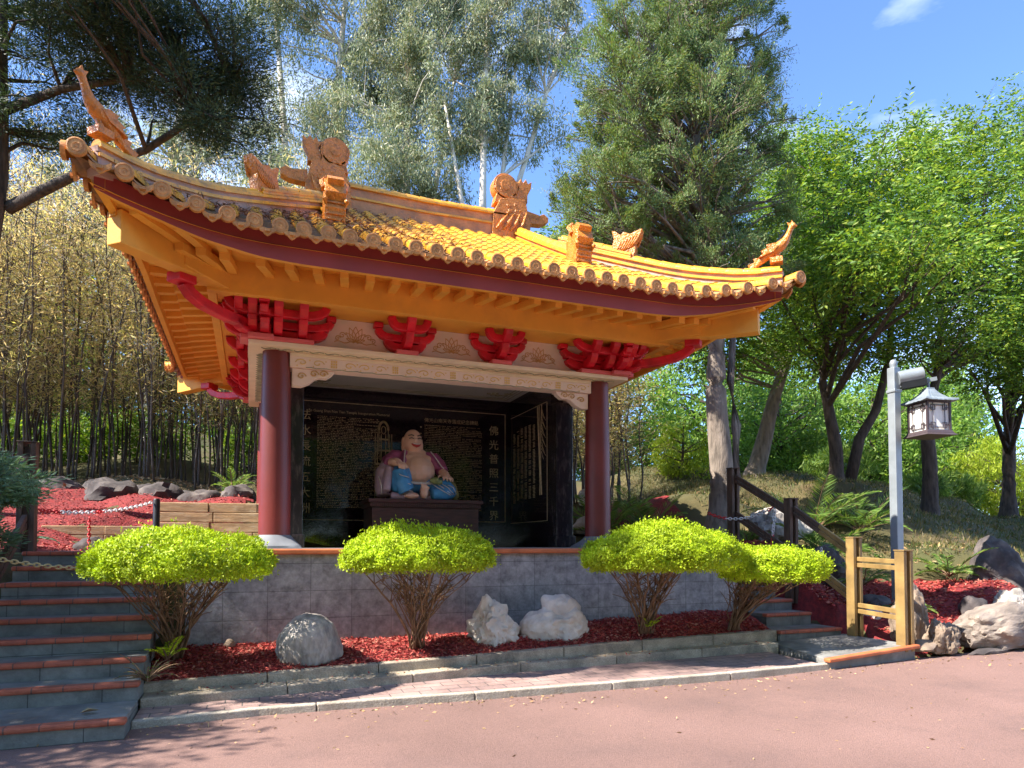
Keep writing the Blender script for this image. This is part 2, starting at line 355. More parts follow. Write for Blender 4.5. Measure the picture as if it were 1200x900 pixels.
# ------------------------------------------------------------------ ground
CP = np.array([  # x, y, z of the slope
 (-3.5,-2.2,-.1),(0,-2,-.1),(3,-2,-.1),(0,0,.1),(2,2,.6),(-2,2,1.1),(0,5,1.6),(3.5,1.5,.9),(3.3,4,1.7),
 (-4.2,.8,1.32),(-5.6,1.0,1.5),(-4,2.2,1.40),(-2.8,2.2,1.38),(-3,2.9,1.45),(-4.6,2.9,1.45),(-3.4,3.7,2.12),(-5,4.1,2.1),(-2.5,3.5,2.1),
 (-4.5,5.2,2.45),(-6,6,2.6),(-3,4.8,2.45),(-5,8,3.05),(-2,8,3.15),(-8,8,3.1),(-8,3,2.1),(-6.6,0,1.5),(-6.2,-1.4,.9),(-5.6,-2.6,.2),(-7.5,-2.6,.2),
 (0,8,2.7),(4,8,3.0),(0,12,3.7),(-5,13,4.0),(6,13,4.0),(4.5,5,2.5),
 (4.6,-.9,.15),(5.0,0,.8),(4.6,1.2,1.4),(5.75,-.6,1.0),(5.9,.6,1.6),(6.05,1.8,1.85),(7,4,2.7),(11,11,4.2),(13,8.2,3.8),(15.5,7.2,3.5),(18,6.2,3.0),(18.6,3.9,1.85),(9.6,-.1,1.5),
 (9.8,1.95,2.26),(10.6,5.9,3.4),(11,3.6,3.1),(13.1,2.8,2.15),(20.2,5.4,2.35),(8.9,-1.4,.9),(7.3,-2.3,.32),(6.0,-2.4,.22),(6.2,-1.2,.6),(7.0,-1.2,.62),(9,-2.6,.3),(14,-2.4,.3),(14,0,1.1),
 (25,-2,.3),(25,3,1.3),(40,15,2.0),(30,12,2.2),(17,12,3.3),(22,10,2.6),(12,20,3.6),(0,25,6.6),(-6,24,6.6),(-15,22,6.4),(-5,17,4.9),(-10,16,4.6),(-15,6,3),(-15,-2,.4),(-25,0,.8),(-30,20,4),(30,40,2),(0,60,4),(60,10,1)])
def terrain(x, y):
    d2 = (CP[:, 0]-x)**2 + (CP[:, 1]-y)**2 + .04
    w_ = d2**-1.75; z = float((w_*CP[:, 2]).sum()/w_.sum())
    r = math.hypot(x, y)
    z += .05*mnoise.noise(Vector((x*.7, y*.7, 0))) + .02*mnoise.noise(Vector((x*2.6, y*2.6, 3)))
    if r > 45: z += (2-z)*min(1, (r-45)/40)
    if -3.65 < x < 5.5 and y < -.3: z = min(z, -.12 + max(0, (y+.75))*.6)
    if 5.4 < x < 5.9 and y < -1.5: z = min(z, .10)
    if 3.5 < x < 5.46 and y < 1.0: z = min(z, (y+1.75)*.42-.15)
    if -5.3 < x < -3.5 and y < .4: z = min(z, .466*(y+3.1)-.22)
    if y < -2.35:
        k = min(1, (-2.35-y)/.3); z = z*(1-k) + (-.12)*k
    return z
def grade(a, b, fine, big):
    L_ = [big*-1, -200, -110, -70, -48, -36, -28, -22]
    v = list(np.arange(a, b+1e-6, fine)); return [q for q in L_ if q < a-1] + v + [-q for q in L_[::-1] if -q > b+1]
xs = grade(-18, 24, .3, 600); ys = grade(-4, 22, .3, 600)
g = MB(); g.sheet(xs, ys, terrain); tag(g.build('ground', M['grass'], smooth=True), kind='structure')

REDGE = [(-60,-3.0),(-5.2,-3.35),(-3.56,-2.80),(-2.58,-2.72),(-1.42,-2.76),(-.5,-2.83),(.8,-2.89),(2.4,-2.93),(4.04,-2.9),(5.55,-2.86),(7.5,-2.95),(9,-3.1),(60,-3.4)]
def ip(tab, x):
    a = np.array(tab); return float(np.interp(x, a[:, 0], a[:, 1]))
def roadz(x): return .02*max(0., min(x-3, 7))
xr = [-300,-100,-60,-30,-15,-10,-7,-5.2] + list(np.arange(-4.4, 10, .4)) + [12, 16, 25, 40, 60, 100, 300]
r = MB(); nx = len(xr); offs = [.06,-.3,-.8,-1.5,-2.5,-4,-7,-12,-25,-60]
r.add([(x, ip(REDGE, x)+o, roadz(x)+.0015*math.sin(x*2+o*3)) for o in offs for x in xr], [(j*nx+i, j*nx+i+1, (j+1)*nx+i+1, (j+1)*nx+i) for j in range(len(offs)-1) for i in range(nx-1)])
tag(r.build('road', M['road'], smooth=True), kind='structure')

# brick path with its concrete edge, and the stepped kerb
PBACK = [(-3.55,-2.36),(-1.6,-2.25),(.2,-2.08),(1.3,-2.04),(2.5,-2.02),(3.9,-1.97)]
xp = list(np.linspace(-3.56, 3.9, 26))
def pz(x): return .06 + .006*(x+3.5)*.6
p = MB(); n = len(xp)
p.add([(x, ip(REDGE, x)+.06, pz(x)) for x in xp] + [(x, ip(PBACK, x)+.1, pz(x)+.012) for x in xp], [(i, i+1, n+i+1, n+i) for i in range(n-1)])
tag(p.build('brick_path', M['brickpath']), kind='structure')
def strip(name, m, front, top, wid, bot, xs_, parent=None, bevel=.012, gap=1.2):
    mb = MB(); x0 = xs_[0]
    nseg = max(1, round((xs_[-1]-x0)/gap)); ed = np.linspace(x0, xs_[-1], nseg+1)
    for a, b in zip(ed[:-1], ed[1:]):
        q = np.linspace(a+.004, b-.004, 4); vs = []; fs = []
        for x in q:
            f = ip(front, x); zt = top(x); vs += [(x, f, bot), (x, f, zt), (x, f+wid, zt), (x, f+wid, bot)]
        for i in range(3):
            for k in range(4):
                k2 = (k+1) % 4; fs.append((i*4+k, i*4+k2, (i+1)*4+k2, (i+1)*4+k))
        fs += [(0, 1, 2, 3), (15, 14, 13, 12)]
        mb.add(vs, fs)
    return mb.build(name, m, parent, bevel=bevel)
tag(strip('path_edging', M['edge'], [(x, y) for x, y in REDGE], lambda x: pz(x)+.006, .085, -.1, (-3.57, 4.0), gap=1.5), kind='structure')
LSTEP = [(-3.56,-2.33),(-1.58,-2.19),(-.2,-2.06),(1.35,-2.0),(3.6,-1.93)]
USTEP = [(-3.6,-2.06),(-1.46,-1.96),(-.2,-1.9),(1.4,-1.82),(4.3,-1.70)]
KZ = [(-3.6,.235),(-1.46,.27),(-.2,.285),(1.4,.32),(4.3,.345)]
tag(strip('gutter_step', M['kerb'], LSTEP, lambda x: .155+.0075*(x+3.5), .30, -.1, (-3.57, 4.1)), kind='structure')
tag(strip('kerb', M['kerb'], USTEP, lambda x: ip(KZ, x), .13, -.1, (-3.6, 4.28)), kind='structure')

# red mulch beds
WALLY = -.75
def bedz(x, y):
    f = ip(USTEP, x)+.13; k = max(0, min(1, (y-f)/(WALLY-f))); zb = np.interp(x, [-3.6, 0, 2, 3.6], [.40, .40, .50, .55])
    return ip(KZ, x)-.02 + (zb-ip(KZ, x))*k + .05*math.sin(PI*min(1, k*1.1)) + .025*mnoise.noise(Vector((x*3, y*3, 1)))
bx = np.linspace(-3.6, 4.3, 98); b = MB(); nb = len(bx); kk = np.linspace(0, 1, 12)
b.add([(x, (ip(USTEP, x)+.12)*(1-k)+(WALLY+.02)*k, bedz(x, (ip(USTEP, x)+.12)*(1-k)+(WALLY+.02)*k)) for k in kk for x in bx], [(j*nb+i, j*nb+i+1, (j+1)*nb+i+1, (j+1)*nb+i) for j in range(11) for i in range(nb-1)])
tag(b.build('mulch_bed', M['mulch'], smooth=True), kind='structure')
def patch(name, poly, fn, m, step=.14, lift=.02):
    P = np.array(poly)
    def inside(x, y):
        c = False; n_ = len(P)
        for i in range(n_):
            x1, y1 = P[i]; x2, y2 = P[(i+1) % n_]
            if (y1 > y) != (y2 > y) and x < (x2-x1)*(y-y1)/(y2-y1)+x1: c = not c
        return c
    mb = MB(); idx = {}; vs = []; fs = []
    X = np.arange(P[:, 0].min(), P[:, 0].max(), step); Y = np.arange(P[:, 1].min(), P[:, 1].max(), step)
    def vid(i, j):
        if (i, j) not in idx:
            x, y = P[:, 0].min()+i*step, P[:, 1].min()+j*step
            idx[(i, j)] = len(vs); vs.append((x, y, fn(x, y)+lift+.02*mnoise.noise(Vector((x*4, y*4, 5)))))
        return idx[(i, j)]
    for i in range(len(X)):
        for j in range(len(Y)):
            if inside(X[i]+step/2, Y[j]+step/2): fs.append((vid(i, j), vid(i+1, j), vid(i+1, j+1), vid(i, j+1)))
    mb.add(vs, fs); return mb.build(name, m, smooth=True), inside
LBED = [(-6.5,.9),(-5.3,.7),(-3.3,.5),(-2.9,2.6),(-2.6,5.0),(-4.5,5.6),(-6.8,5.8)]
RBED = [(5.2,-2.75),(6,-2.75),(7.2,-2.6),(9.2,-2.5),(9.3,-1.3),(8.2,-.6),(7.2,.2),(6.3,.9),(5.75,.9),(5.3,-.6)]
BBED = [(4.46,2.0),(6.0,1.6),(6.4,6),(4.46,6)]
for poly in (LBED, RBED, BBED): tag(patch('mulch_bed', poly, terrain, M['mulch'])[0], kind='structure')
def chips(name, pts, fn, size=(.022, .062), m=M['chip'], up=.012):
    pts = np.array(pts); n_ = len(pts); z = np.array([fn(x, y) for x, y in pts])
    C = np.column_stack([pts, z+rng.random(n_)*up+.012]); D = np.column_stack([rng.normal(size=(n_, 2)), rng.normal(size=n_)*.28])
    ln = rng.uniform(*size, n_); V, F = leaf_arrays(C, D, ln, ln*rng.uniform(.22, .5, n_), .1)
    return tag(npobj(name, npmesh(name, V, F, m)), kind='stuff')
pts = []
while len(pts) < 22000:
    x = rng.uniform(-3.58, 4.25); y = rng.uniform(-2.0, WALLY)
    if y > ip(USTEP, x)+.10: pts.append((x, y))
chips('mulch_chips', pts, bedz)
def inpoly(poly, n_):
    P = np.array(poly); out = []
    while len(out) < n_:
        x, y = rng.uniform(P[:, 0].min(), P[:, 0].max()), rng.uniform(P[:, 1].min(), P[:, 1].max()); c = False
        for i in range(len(P)):
            x1, y1 = P[i]; x2, y2 = P[(i+1) % len(P)]
            if (y1 > y) != (y2 > y) and x < (x2-x1)*(y-y1)/(y2-y1)+x1: c = not c
        if c: out.append((x, y))
    return out
sp = [(rng.uniform(-3.5, 4.2), 0) for _ in range(420)]
chips('mulch_chips', [(x, ip(USTEP, x)+.13-abs(rng.normal())*.05) for x, _ in sp], lambda x, y: ip(KZ, x)-.012, (.02, .05))
chips('mulch_chips', [(x, ip(USTEP, x)-.02-rng.random()**2*.25) for x, _ in sp[:110]], lambda x, y: .142+.0075*(x+3.5), (.02, .045))
chips('mulch_chips', inpoly(LBED, 7000), lambda x, y: terrain(x, y)+.02)
chips('mulch_chips', inpoly(RBED, 9000), lambda x, y: terrain(x, y)+.02, (.03, .09))
# fallen leaves: on the grass slope, along the road edge and on the treads
pts = [(rng.uniform(-4, 9), 0) for _ in range(520)]; pts = [(x, ip(REDGE, x)-abs(rng.normal())*.25-.02) for x, _ in pts] + [(rng.uniform(-6, 9), rng.uniform(-8, -2.9)) for _ in range(420)]
chips('leaf_litter', pts, lambda x, y: roadz(x)-.006, (.015, .055), LF['litter'], .004)
pts = inpoly([(8, -1), (22, 0), (22, 7), (14, 9), (9, 9), (6.4, 3)], 2600) + inpoly([(-8, 5.5), (-1, 5.5), (0, 10), (-8, 10)], 5000)
chips('leaf_litter', pts, terrain, (.05, .14), LF['litter'], .02)
pts = [(rng.uniform(-3.5, 3.5), 0) for _ in range(150)]
chips('leaf_litter', [(x, ip(USTEP, x)-rng.random()*.25-.01) for x, _ in pts], lambda x, y: .15+.0075*(x+3.5), (.02, .05), LF['litter'], .004)
# grass tufts on the slope (one mass)
gp = inpoly([(6.6, 2.2), (9, -.6), (14, -1.6), (24, -1.5), (24, 8), (15, 10), (10, 12), (6.5, 8)], 42000)
gp = np.array(gp); gz = np.array([terrain(x, y) for x, y in gp])
V, F = leaf_arrays(np.column_stack([gp, gz]), np.column_stack([rng.normal(size=(len(gp), 2))*.5, np.ones(len(gp))]), rng.uniform(.06, .16, len(gp)), .02, .1)
LF['grass'] = leafmat('grass_blade', [(.05, .075, .016), (.095, .12, .03), (.17, .14, .055), (.26, .19, .085)], .3)
tag(npobj('grass', npmesh('grass', V, F, LF['grass'])), kind='stuff')

# ------------------------------------------------------------------ stairs (setting)
def flight(name, xl, xr_, ys_, zs_, yend):
    t = MB(); ns = MB(); st = MB()
    for i, (y, z) in enumerate(zip(ys_, zs_)):
        yn = ys_[i+1] if i+1 < len(ys_) else yend; zl = zs_[i-1] if i else -.2
        a, b_ = xl(i), xr_(i)
        st.boxs(a, b_, y+.012, yn+.1, zl-.12, z-.052)
        ns.boxs(a-.012, b_+.012, y-.012, y+.095, z-.05, z)
        t.boxs(a, b_, y+.098, yn+.1, z-.05, z-.003)
    o = tag(st.build(name, M['stone']), kind='structure')
    ns.build('brick_nosing', M['nosing'], o, bevel=.016); t.build('tread', M['tread'], o, bevel=.004)
    return o
LY = [-3.12,-2.42,-2.07,-1.68,-1.36,-1.03,-.68,-.32,.04]; LZ = [.1633*(k+1) for k in range(9)]
flight('stairs', lambda i: -5.35 if i < 2 else -5.1, lambda i: -3.57 if i < 5 else -3.6, LY, LZ, 1.0)
RYS = [-1.75,-1.3,-.92,-.56,-.20,.16,.52,.88]; RZS = [.34,.53,.70,.865,1.03,1.195,1.36,1.50]
flight('stairs', lambda i: 4.46 if i else 4.30, lambda i: 5.3 if i != 0 else 5.42, RYS, RZS, 1.5)
ld = MB(); ld.add([(3.95,-2.9,.15),(5.5,-2.86,.235),(5.5,-1.7,.24),(4.12,-1.68,.19),(4.12,-1.9,.175),(3.95,-2.9,-.1),(5.5,-2.86,-.1),(5.5,-1.7,-.1),(4.12,-1.68,-.1),(4.12,-1.9,-.1)],
   [(0,1,2,3,4),(9,8,7,6,5),(0,5,6,1),(1,6,7,2),(2,7,8,3),(3,8,9,4),(4,9,5,0)])
lo = tag(ld.build('landing', M['tread'], bevel=.01), kind='structure')
e = MB(); e.rect([(3.93,-2.915,.135),(5.52,-2.875,.22)], .10, .05); e.build('brick_nosing', M['coping'], lo, bevel=.015)

# ------------------------------------------------------------------ pavilion
EX, YF, YB, YC, HD = 3.90, -1.90, 5.40, 1.75, 3.65
def surf(x, y):
    vs = EX-abs(x); vf = HD-abs(y-YC); v = vf if abs(x) <= 1.80 else min(vf, vs)
    return 4.894 + .53*v + .009*v*v*(1 if v > 0 else 0) + .25*flare(x, y)
def flare(x, y):                                             # how far a point lies into an upturned corner
    sx = max(0, (abs(x)-2.3)/1.6); sy = max(0, (abs(y-YC)-2.05)/1.6); return min(sx, 1.04)**2.5*min(sy, 1.04)**2.5
def wp(x, y):
    f = flare(x, y); return x+math.copysign(.30*f, x), y+math.copysign(.38*f, y-YC)
def warp(o):                                                 # the eaves swing outwards at the corners in plan
    for v in o.data.vertices:
        x, y, z = v.co; x, y = wp(x, y); v.co = (x, y, z)
    return o
pav = tag(empty('pavilion', (0, 0, 0)), 'open-fronted temple pavilion with upturned orange tiled roof, red brackets and maroon columns', 'pavilion')
# plinth
q = MB(); q.boxs(-3.33, 4.40, WALLY, 6.1, -.2, 1.43); pl = q.build('plinth', M['plinth'], pav)
q = MB(); q.boxs(-3.38, 4.45, WALLY-.05, WALLY+.18, 1.431, 1.495); q.boxs(-3.38,-3.15, WALLY+.181, 6.15, 1.431, 1.495); q.boxs(4.22, 4.45, WALLY+.181, 6.15, 1.431, 1.495)
q.build('coping', M['coping'], pl, bevel=.015)
q = MB(); q.boxs(-3.149, 4.219, WALLY+.181, 6.1, 1.4301, 1.50); q.build('floor', M['floor'], pl)
# columns on flared stone bases
CX, CYB, FZ = 2.36, 3.5, 1.50
for sx in (-1, 1):
    for cy_ in (0, CYB):
        q = MB(); q.lathe([(.198, FZ+.16), (.196, 2.2), (.188, 3.2), (.172, 4.06)], (sx*CX, cy_, 0), 40); c = q.build('column', M['column'], pav, smooth=40)
        q = MB(); prof = [(.36, 0), (.36, .03), (.335, .05), (.29, .09), (.25, .13), (.225, .16), (.213, .17)]
        n = 4; vs = []
        for r_, z in prof:
            for a in range(32):
                th = 2*PI*a/32; k = 1/max(abs(math.cos(th)), abs(math.sin(th))); sq = 1 + (k-1)*max(0, 1-z/.15)*.85
                vs.append((sx*CX + r_*sq*math.cos(th)*.93, cy_ + r_*sq*math.sin(th)*.93, FZ+.002+z))
        q.add(vs, [(i*32+a, i*32+(a+1) % 32, (i+1)*32+(a+1) % 32, (i+1)*32+a) for i in range(6) for a in range(32)])
        q.build('column_base', M['basestone'], c, smooth=35)
# lintel plate, beams, frieze
LP = .345
q = MB()
for y in (0, CYB): q.boxs(-CX-LP, CX+LP, y-LP, y+LP, 4.052, 4.11)
for x in (-CX, CX): q.boxs(x-LP, x+LP, LP, CYB-LP, 4.052, 4.11)
lint = q.build('lintel_plate', M['cream'], pav, bevel=.008)
def squiggle(mb, a, b, z, amp, along, off, n, r=.006, mi=0):   # leafy scroll line painted in relief
    for k in range(n):
        t0 = a+(b-a)*k/n; L_ = (b-a)/n; pts = []
        for i in range(11):
            u = i/10; s_ = t0+L_*(u*.92); d = amp*math.sin(u*2*PI)*(.6+.4*math.cos(u*PI)) ; pts.append((s_, d))
        mb.tube([along(s_, off+d) + Vector((0, 0, z)) for s_, d in pts], r, 4, mi)
        cpt = along(t0+L_*.5, off+amp*.6); mb.box(cpt+Vector((0, 0, z)), (.03, .02, .004), mi)
q = MB()
squiggle(q, -2.55, 2.55, 4.05, .05, lambda s, d: Vector((s, -.22+d, 0)), 0, 26, .010)
squiggle(q, .1, 3.3, 4.05, .09, lambda s, d: Vector((-CX-.2+d*1.2, s, 0)), 0, 26, .013)
squiggle(q, .1, 3.3, 4.05, .09, lambda s, d: Vector((-CX-.12-d*1.2, s, 0)), 0, 26, .013)
squiggle(q, .1, 3.3, 4.05, .09, lambda s, d: Vector((CX+.18+d, s, 0)), 0, 26, .013)
q.build('scroll_pattern', M['squig'], lint)
q = MB()
for y in (0, CYB): q.boxs(-CX+.16, CX-.16, y-.11, y+.11, 3.862, 4.05)
for x in (-CX, CX): q.boxs(x-.11, x+.11, .17, CYB-.17, 3.862, 4.05)
beam = q.build('beam', M['pink'], pav, bevel=.006)
q = MB(); q.boxs(-CX+.17, CX-.17, -.128, -.112, 4.005, 4.048); q.build('beam_moulding', M['cream'], beam)
q = MB()
nx_ = 21
for k in range(nx_):
    x = -2.05 + 4.1*k/(nx_-1)
    if k % 4 == 2:
        for a in range(3):
            for c_ in range(3): q.box((x-.03+a*.03, -.115, 3.905+c_*.035), (.02, .012, .024))
    else:
        s_ = 1 if k % 2 else -1; pts = [(x + (.085-.075*t)*math.cos(t*7)*s_*.95, -.114, 3.93+(.05-.043*t)*math.sin(t*7)) for t in np.linspace(0, 1, 12)]
        q.tube(pts, .007, 4); q.box((x+.1, -.114, 3.965), (.016, .01, .016)); q.box((x-.06, -.114, 3.885), (.016, .01, .016))
q.build('gilt_pattern', M['gold'], beam)
q = MB(); q.tube([(-2.0+4.0*k/60, -.113, 3.868+.006*math.sin(k*2.1)) for k in range(61)], .006, 4); q.build('beam_fringe', M['squig'], beam)
# spandrel brackets beside the columns
for sx in (-1, 1):
    q = MB(); x0 = sx*(CX-.19); pts = [(0, 0), (.55, 0), (.52, -.05), (.44, -.105), (.36, -.10), (.30, -.12), (.22, -.19), (.12, -.235), (0, -.235)]
    q.prism([(p[0]*-sx, p[1]) for p in pts][::(1 if sx > 0 else -1)], (x0, 0, 3.86), (1, 0, 0), (0, 0, 1), .12)
    sp = q.build('spandrel', M['pink'], pav, bevel=.008)
    q = MB()
    for k, (a, z) in enumerate(((.12, -.1), (.28, -.06), (.40, -.05))):
        q.tube([(x0 - sx*(a+(.06-.05*t)*math.cos(t*8)), -.068, 3.86+z+(.05-.045*t)*math.sin(t*8)) for t in np.linspace(0, 1, 14)], .008, 4)
    q.build('scroll_pattern', M['lotus'], sp)
# frieze with lotus emblems
q = MB(); q.boxs(-CX-.1, CX+.1, -.10, .10, 4.112, 4.56); q.boxs(-CX-.1, CX+.1, CYB-.1, CYB+.1, 4.112, 4.56)
for x in (-CX, CX): q.boxs(x-.099, x+.099, .102, CYB-.102, 4.112, 4.56)
fr = q.build('frieze', M['frieze'], pav)
def lotus(mb, x0, z0, y):
    P_ = lambda a, b: (x0+a, y, z0+b)
    for ang, L_, wd in ((0, .21, .045), (-24, .205, .04), (24, .205, .04), (-48, .175, .032), (48, .175, .032), (-74, .13, .02), (74, .13, .02)):
        ca, sa = math.sin(math.radians(ang)), math.cos(math.radians(ang))
        for s_ in (-1, 1): mb.tube([P_(ca*L_*t + sa*s_*wd*math.sin(PI*t**.8), sa*L_*t - ca*s_*wd*math.sin(PI*t**.8)) for t in np.linspace(0, 1, 9)], .005, 4)
    for s_ in (-1, 1):
        for cx_, cz_, r0, tn in ((.175, .075, .045, 8.5), (.235, .03, .038, 8.5)):
            mb.tube([P_(s_*(cx_+(r0*(1-.85*t))*math.cos(PI*.95-t*tn)), cz_+(r0*(1-.85*t))*math.sin(PI*.95-t*tn)) for t in np.linspace(0, 1, 18)], .006, 4)
        mb.tube([P_(s_*(.02+.26*t), -.015+.012*math.sin(t*10)) for t in np.linspace(0, 1, 9)], .006, 4)
for x in (-1.36, -.02, 1.32): q = MB(); lotus(q, x, 4.275, -.104); q.build('lotus_emblem', M['lotus'], fr)
# eaves boards
BX = .75
q = MB(); a = CX+BX
q.boxs(-a-.05, a+.05, -BX-.05, -BX+.05, 4.505, 4.90); q.boxs(-a-.05, a+.05, CYB+BX-.05, CYB+BX+.05, 4.505, 4.90)
for x in (-a, a): q.boxs(x-.05, x+.05, -BX+.051, CYB+BX-.051, 4.505, 4.90)
eb = q.build('eaves_board', M['orange'], pav, bevel=.005)
q = MB(); q.boxs(-a+.052, a-.052, -BX+.052, -.102, 4.562, 4.60); q.boxs(-a+.052, a-.052, CYB+.102, CYB+BX-.052, 4.562, 4.60)
for x in (-1, 1): q.boxs(x*(CX+.425)-.274, x*(CX+.425)+.274, -.1, CYB+.1, 4.562, 4.60)
q.build('eaves_soffit', M['orange'], eb)
# ceiling and granite walls
q = MB(); q.boxs(-2.24, 2.24, .12, 3.0, 4.30, 4.34); ce = q.build('ceiling', M['ceil'], pav)
q = MB()
for i in range(3):
    o_ = .12+.07*i; y0, y1, x1 = .12+o_, 2.85-o_, 2.0-o_
    for A, B in (((-x1, y0), (x1, y0)), ((x1, y0), (x1, y1)), ((x1, y1), (-x1, y1)), ((-x1, y1), (-x1, y0))): q.rect([(*A, 4.296), (*B, 4.296)], .012, .008)
q.build('ceiling_border', M['squig'], ce)
q = MB()
for sx in (-1, 1):
    for sy in (0, 1):
        for k in range(7):
            cx_, cy_ = sx*(1.35+rng.random()*.45), (.5 if sy == 0 else 2.35)+rng.normal()*.09
            q.tube([(cx_+(.11-.1*t)*math.cos(t*7+k), cy_+(.07-.06*t)*math.sin(t*7+k), 4.295) for t in np.linspace(0, 1, 12)], .008, 4)
q.build('ceiling_scrolls', M['squig'], ce)
q = MB(); q.boxs(-2.24, 2.24, 2.95, 3.2, FZ+.002, 4.298); bw = q.build('back_wall', M['granite'], pav)
for sx in (-1, 1):
    q = MB(); q.boxs(min(sx*2.0, sx*2.22), max(sx*2.0, sx*2.22), .95, 2.948, FZ+.002, 4.298); sw = q.build('side_wall', M['granite'], pav)
    q = MB(); q.boxs(min(sx*1.965, sx*2.26), max(sx*1.965, sx*2.26), .66, .948, FZ+.19, 3.86); q.boxs(min(sx*1.94, sx*2.29), max(sx*1.94, sx*2.29), .63, .96, FZ+.002, FZ+.188)
    q.build('wall_pillar', M['granite2'], sw, bevel=.006)
    # columns of small engraved text and a willow branch drawn in gold line
    q = MB(); xw = sx*1.996
    for c_ in range(6):
        for k in range(52):
            if rng.random() < .12: continue
            q.box((xw, 2.62-c_*.19+rng.normal()*.004, 3.68-k*.0255 - (.05 if c_ == 0 else 0)), (.004, .075+rng.random()*.03, .013))
    for b_ in range(3): q.tube([(xw, 1.32+.07*b_+.05*math.sin(t*3+b_), 3.95-1.55*t) for t in np.linspace(0, 1, 14)], .008, 4)
    for k in range(16): q.tube([(xw, 1.33+.02*math.sin(k), 3.9-k*.05), (xw, 1.25-.05*(k % 3), 3.75-k*.05)], .004, 3)
    for A, B in (((1.1, 3.96), (2.8, 3.96)), ((1.1, 1.95), (2.8, 1.95)), ((1.1, 1.95), (1.1, 3.96))): q.rect([(xw, *A), (xw, *B)], .008, .008)
    q.build('inscription', M['engrave'], sw)
q = MB(); q.boxs(-1.999, 1.999, 2.88, 2.948, 4.12, 4.297); q.build('wall_cornice', M['granite'], bw)
YW = 2.944
q = MB()
for A, B in (((-1.94, 4.06), (1.93, 4.06)), ((1.93, 4.06), (1.93, 1.98)), ((1.93, 1.98), (-1.94, 1.98)), ((-1.94, 1.98), (-1.94, 4.06))): q.rect([(A[0], YW, A[1]), (B[0], YW, B[1])], .012, .012)
def textblock(x0, x1, z0, rows, dz, dash, gapp, skip):
    for k in range(rows):
        x = x0; z = z0-k*dz; end = x1 - (rng.random()*.5*(x1-x0) if k in skip else 0)
        while x < end-.01:
            L_ = min(rng.uniform(*dash), end-x); q.box((x+L_/2, YW, z+rng.normal()*.001), (L_, .004, dz*rng.uniform(.28, .46))) if rng.random() > .1 else None; x += L_+gapp
textblock(-1.58, -.46, 3.80, 56, .029, (.012, .045), .013, (3, 5, 7, 9, 14, 19, 26, 33, 41, 48))
textblock(.34, 1.46, 3.76, 50, .032, (.013, .018), .012, (1, 4, 6, 9, 13, 18, 24, 31, 39, 46))
for z in (3.72, 3.60, 3.50, 3.2): q.box((.27, YW, z), (.03, .004, .02))
# pagoda drawn behind the statue
for k, (a, z) in enumerate(((.15, 2.5), (.15, 2.75), (.14, 3.0), (.13, 3.25), (.085, 3.45))):
    q.rect([(-.42-a, YW, z), (-.42+a, YW, z)], .012, .03)
for a in (-.15, -.11, -.04, .04, .11, .15): q.rect([(-.42+a, YW, 2.3), (-.42+a, YW, 3.25 if abs(a) > .15 else 3.55)], .012, .014)
q.tube([(-.42+.085*math.cos(t), YW, 3.62+.15*math.sin(t)) for t in np.linspace(0, PI, 15)], .022, 4)
q.tube([(-.42+.04*math.cos(t), YW, 3.62+.07*math.sin(t)) for t in np.linspace(0, 2*PI, 15)], .008, 4)
q.rect([(-.505, YW, 3.3), (-.505, YW, 3.63)], .012, .03); q.rect([(-.335, YW, 3.3), (-.335, YW, 3.63)], .012, .03)
q.build('inscription', M['engrave'], bw)
def text(s, size, loc, parent, m, rot=(PI/2, 0, 0), name='inscription', align='CENTER', bold=0):
    cu = bpy.data.curves.new(name, 'FONT'); cu.body = s; cu.size = size; cu.align_x = align; cu.align_y = 'CENTER'; cu.extrude = .002; cu.offset = bold; cu.resolution_u = 2
    t = bpy.data.objects.new('tmp', cu); COL.objects.link(t); bpy.context.view_layer.update()
    me = bpy.data.meshes.new_from_object(t.evaluated_get(bpy.context.evaluated_depsgraph_get())); bpy.data.objects.remove(t)
    me.materials.clear(); me.materials.append(m)
    o = bpy.data.objects.new(name, me); COL.objects.link(o); o.location = loc; o.rotation_euler = rot; o.parent = parent; return o
for i, ch in enumerate('佛光普照三千界'): text(ch, .20, (1.70, YW, 3.72-i*.272), bw, M['engrave2'])
for i, ch in enumerate('法水長流五大洲'): text(ch, .20, (-1.78, YW, 3.80-i*.272), bw, M['engrave2'])
text('Fo Guang Shan Nan Tien Temple Inauguration Memorial', .062, (-1.02, YW, 3.895), bw, M['engrave2'])
text('佛光山南天寺落成紀念碑銘', .088, (.86, YW, 3.85), bw, M['engrave'])
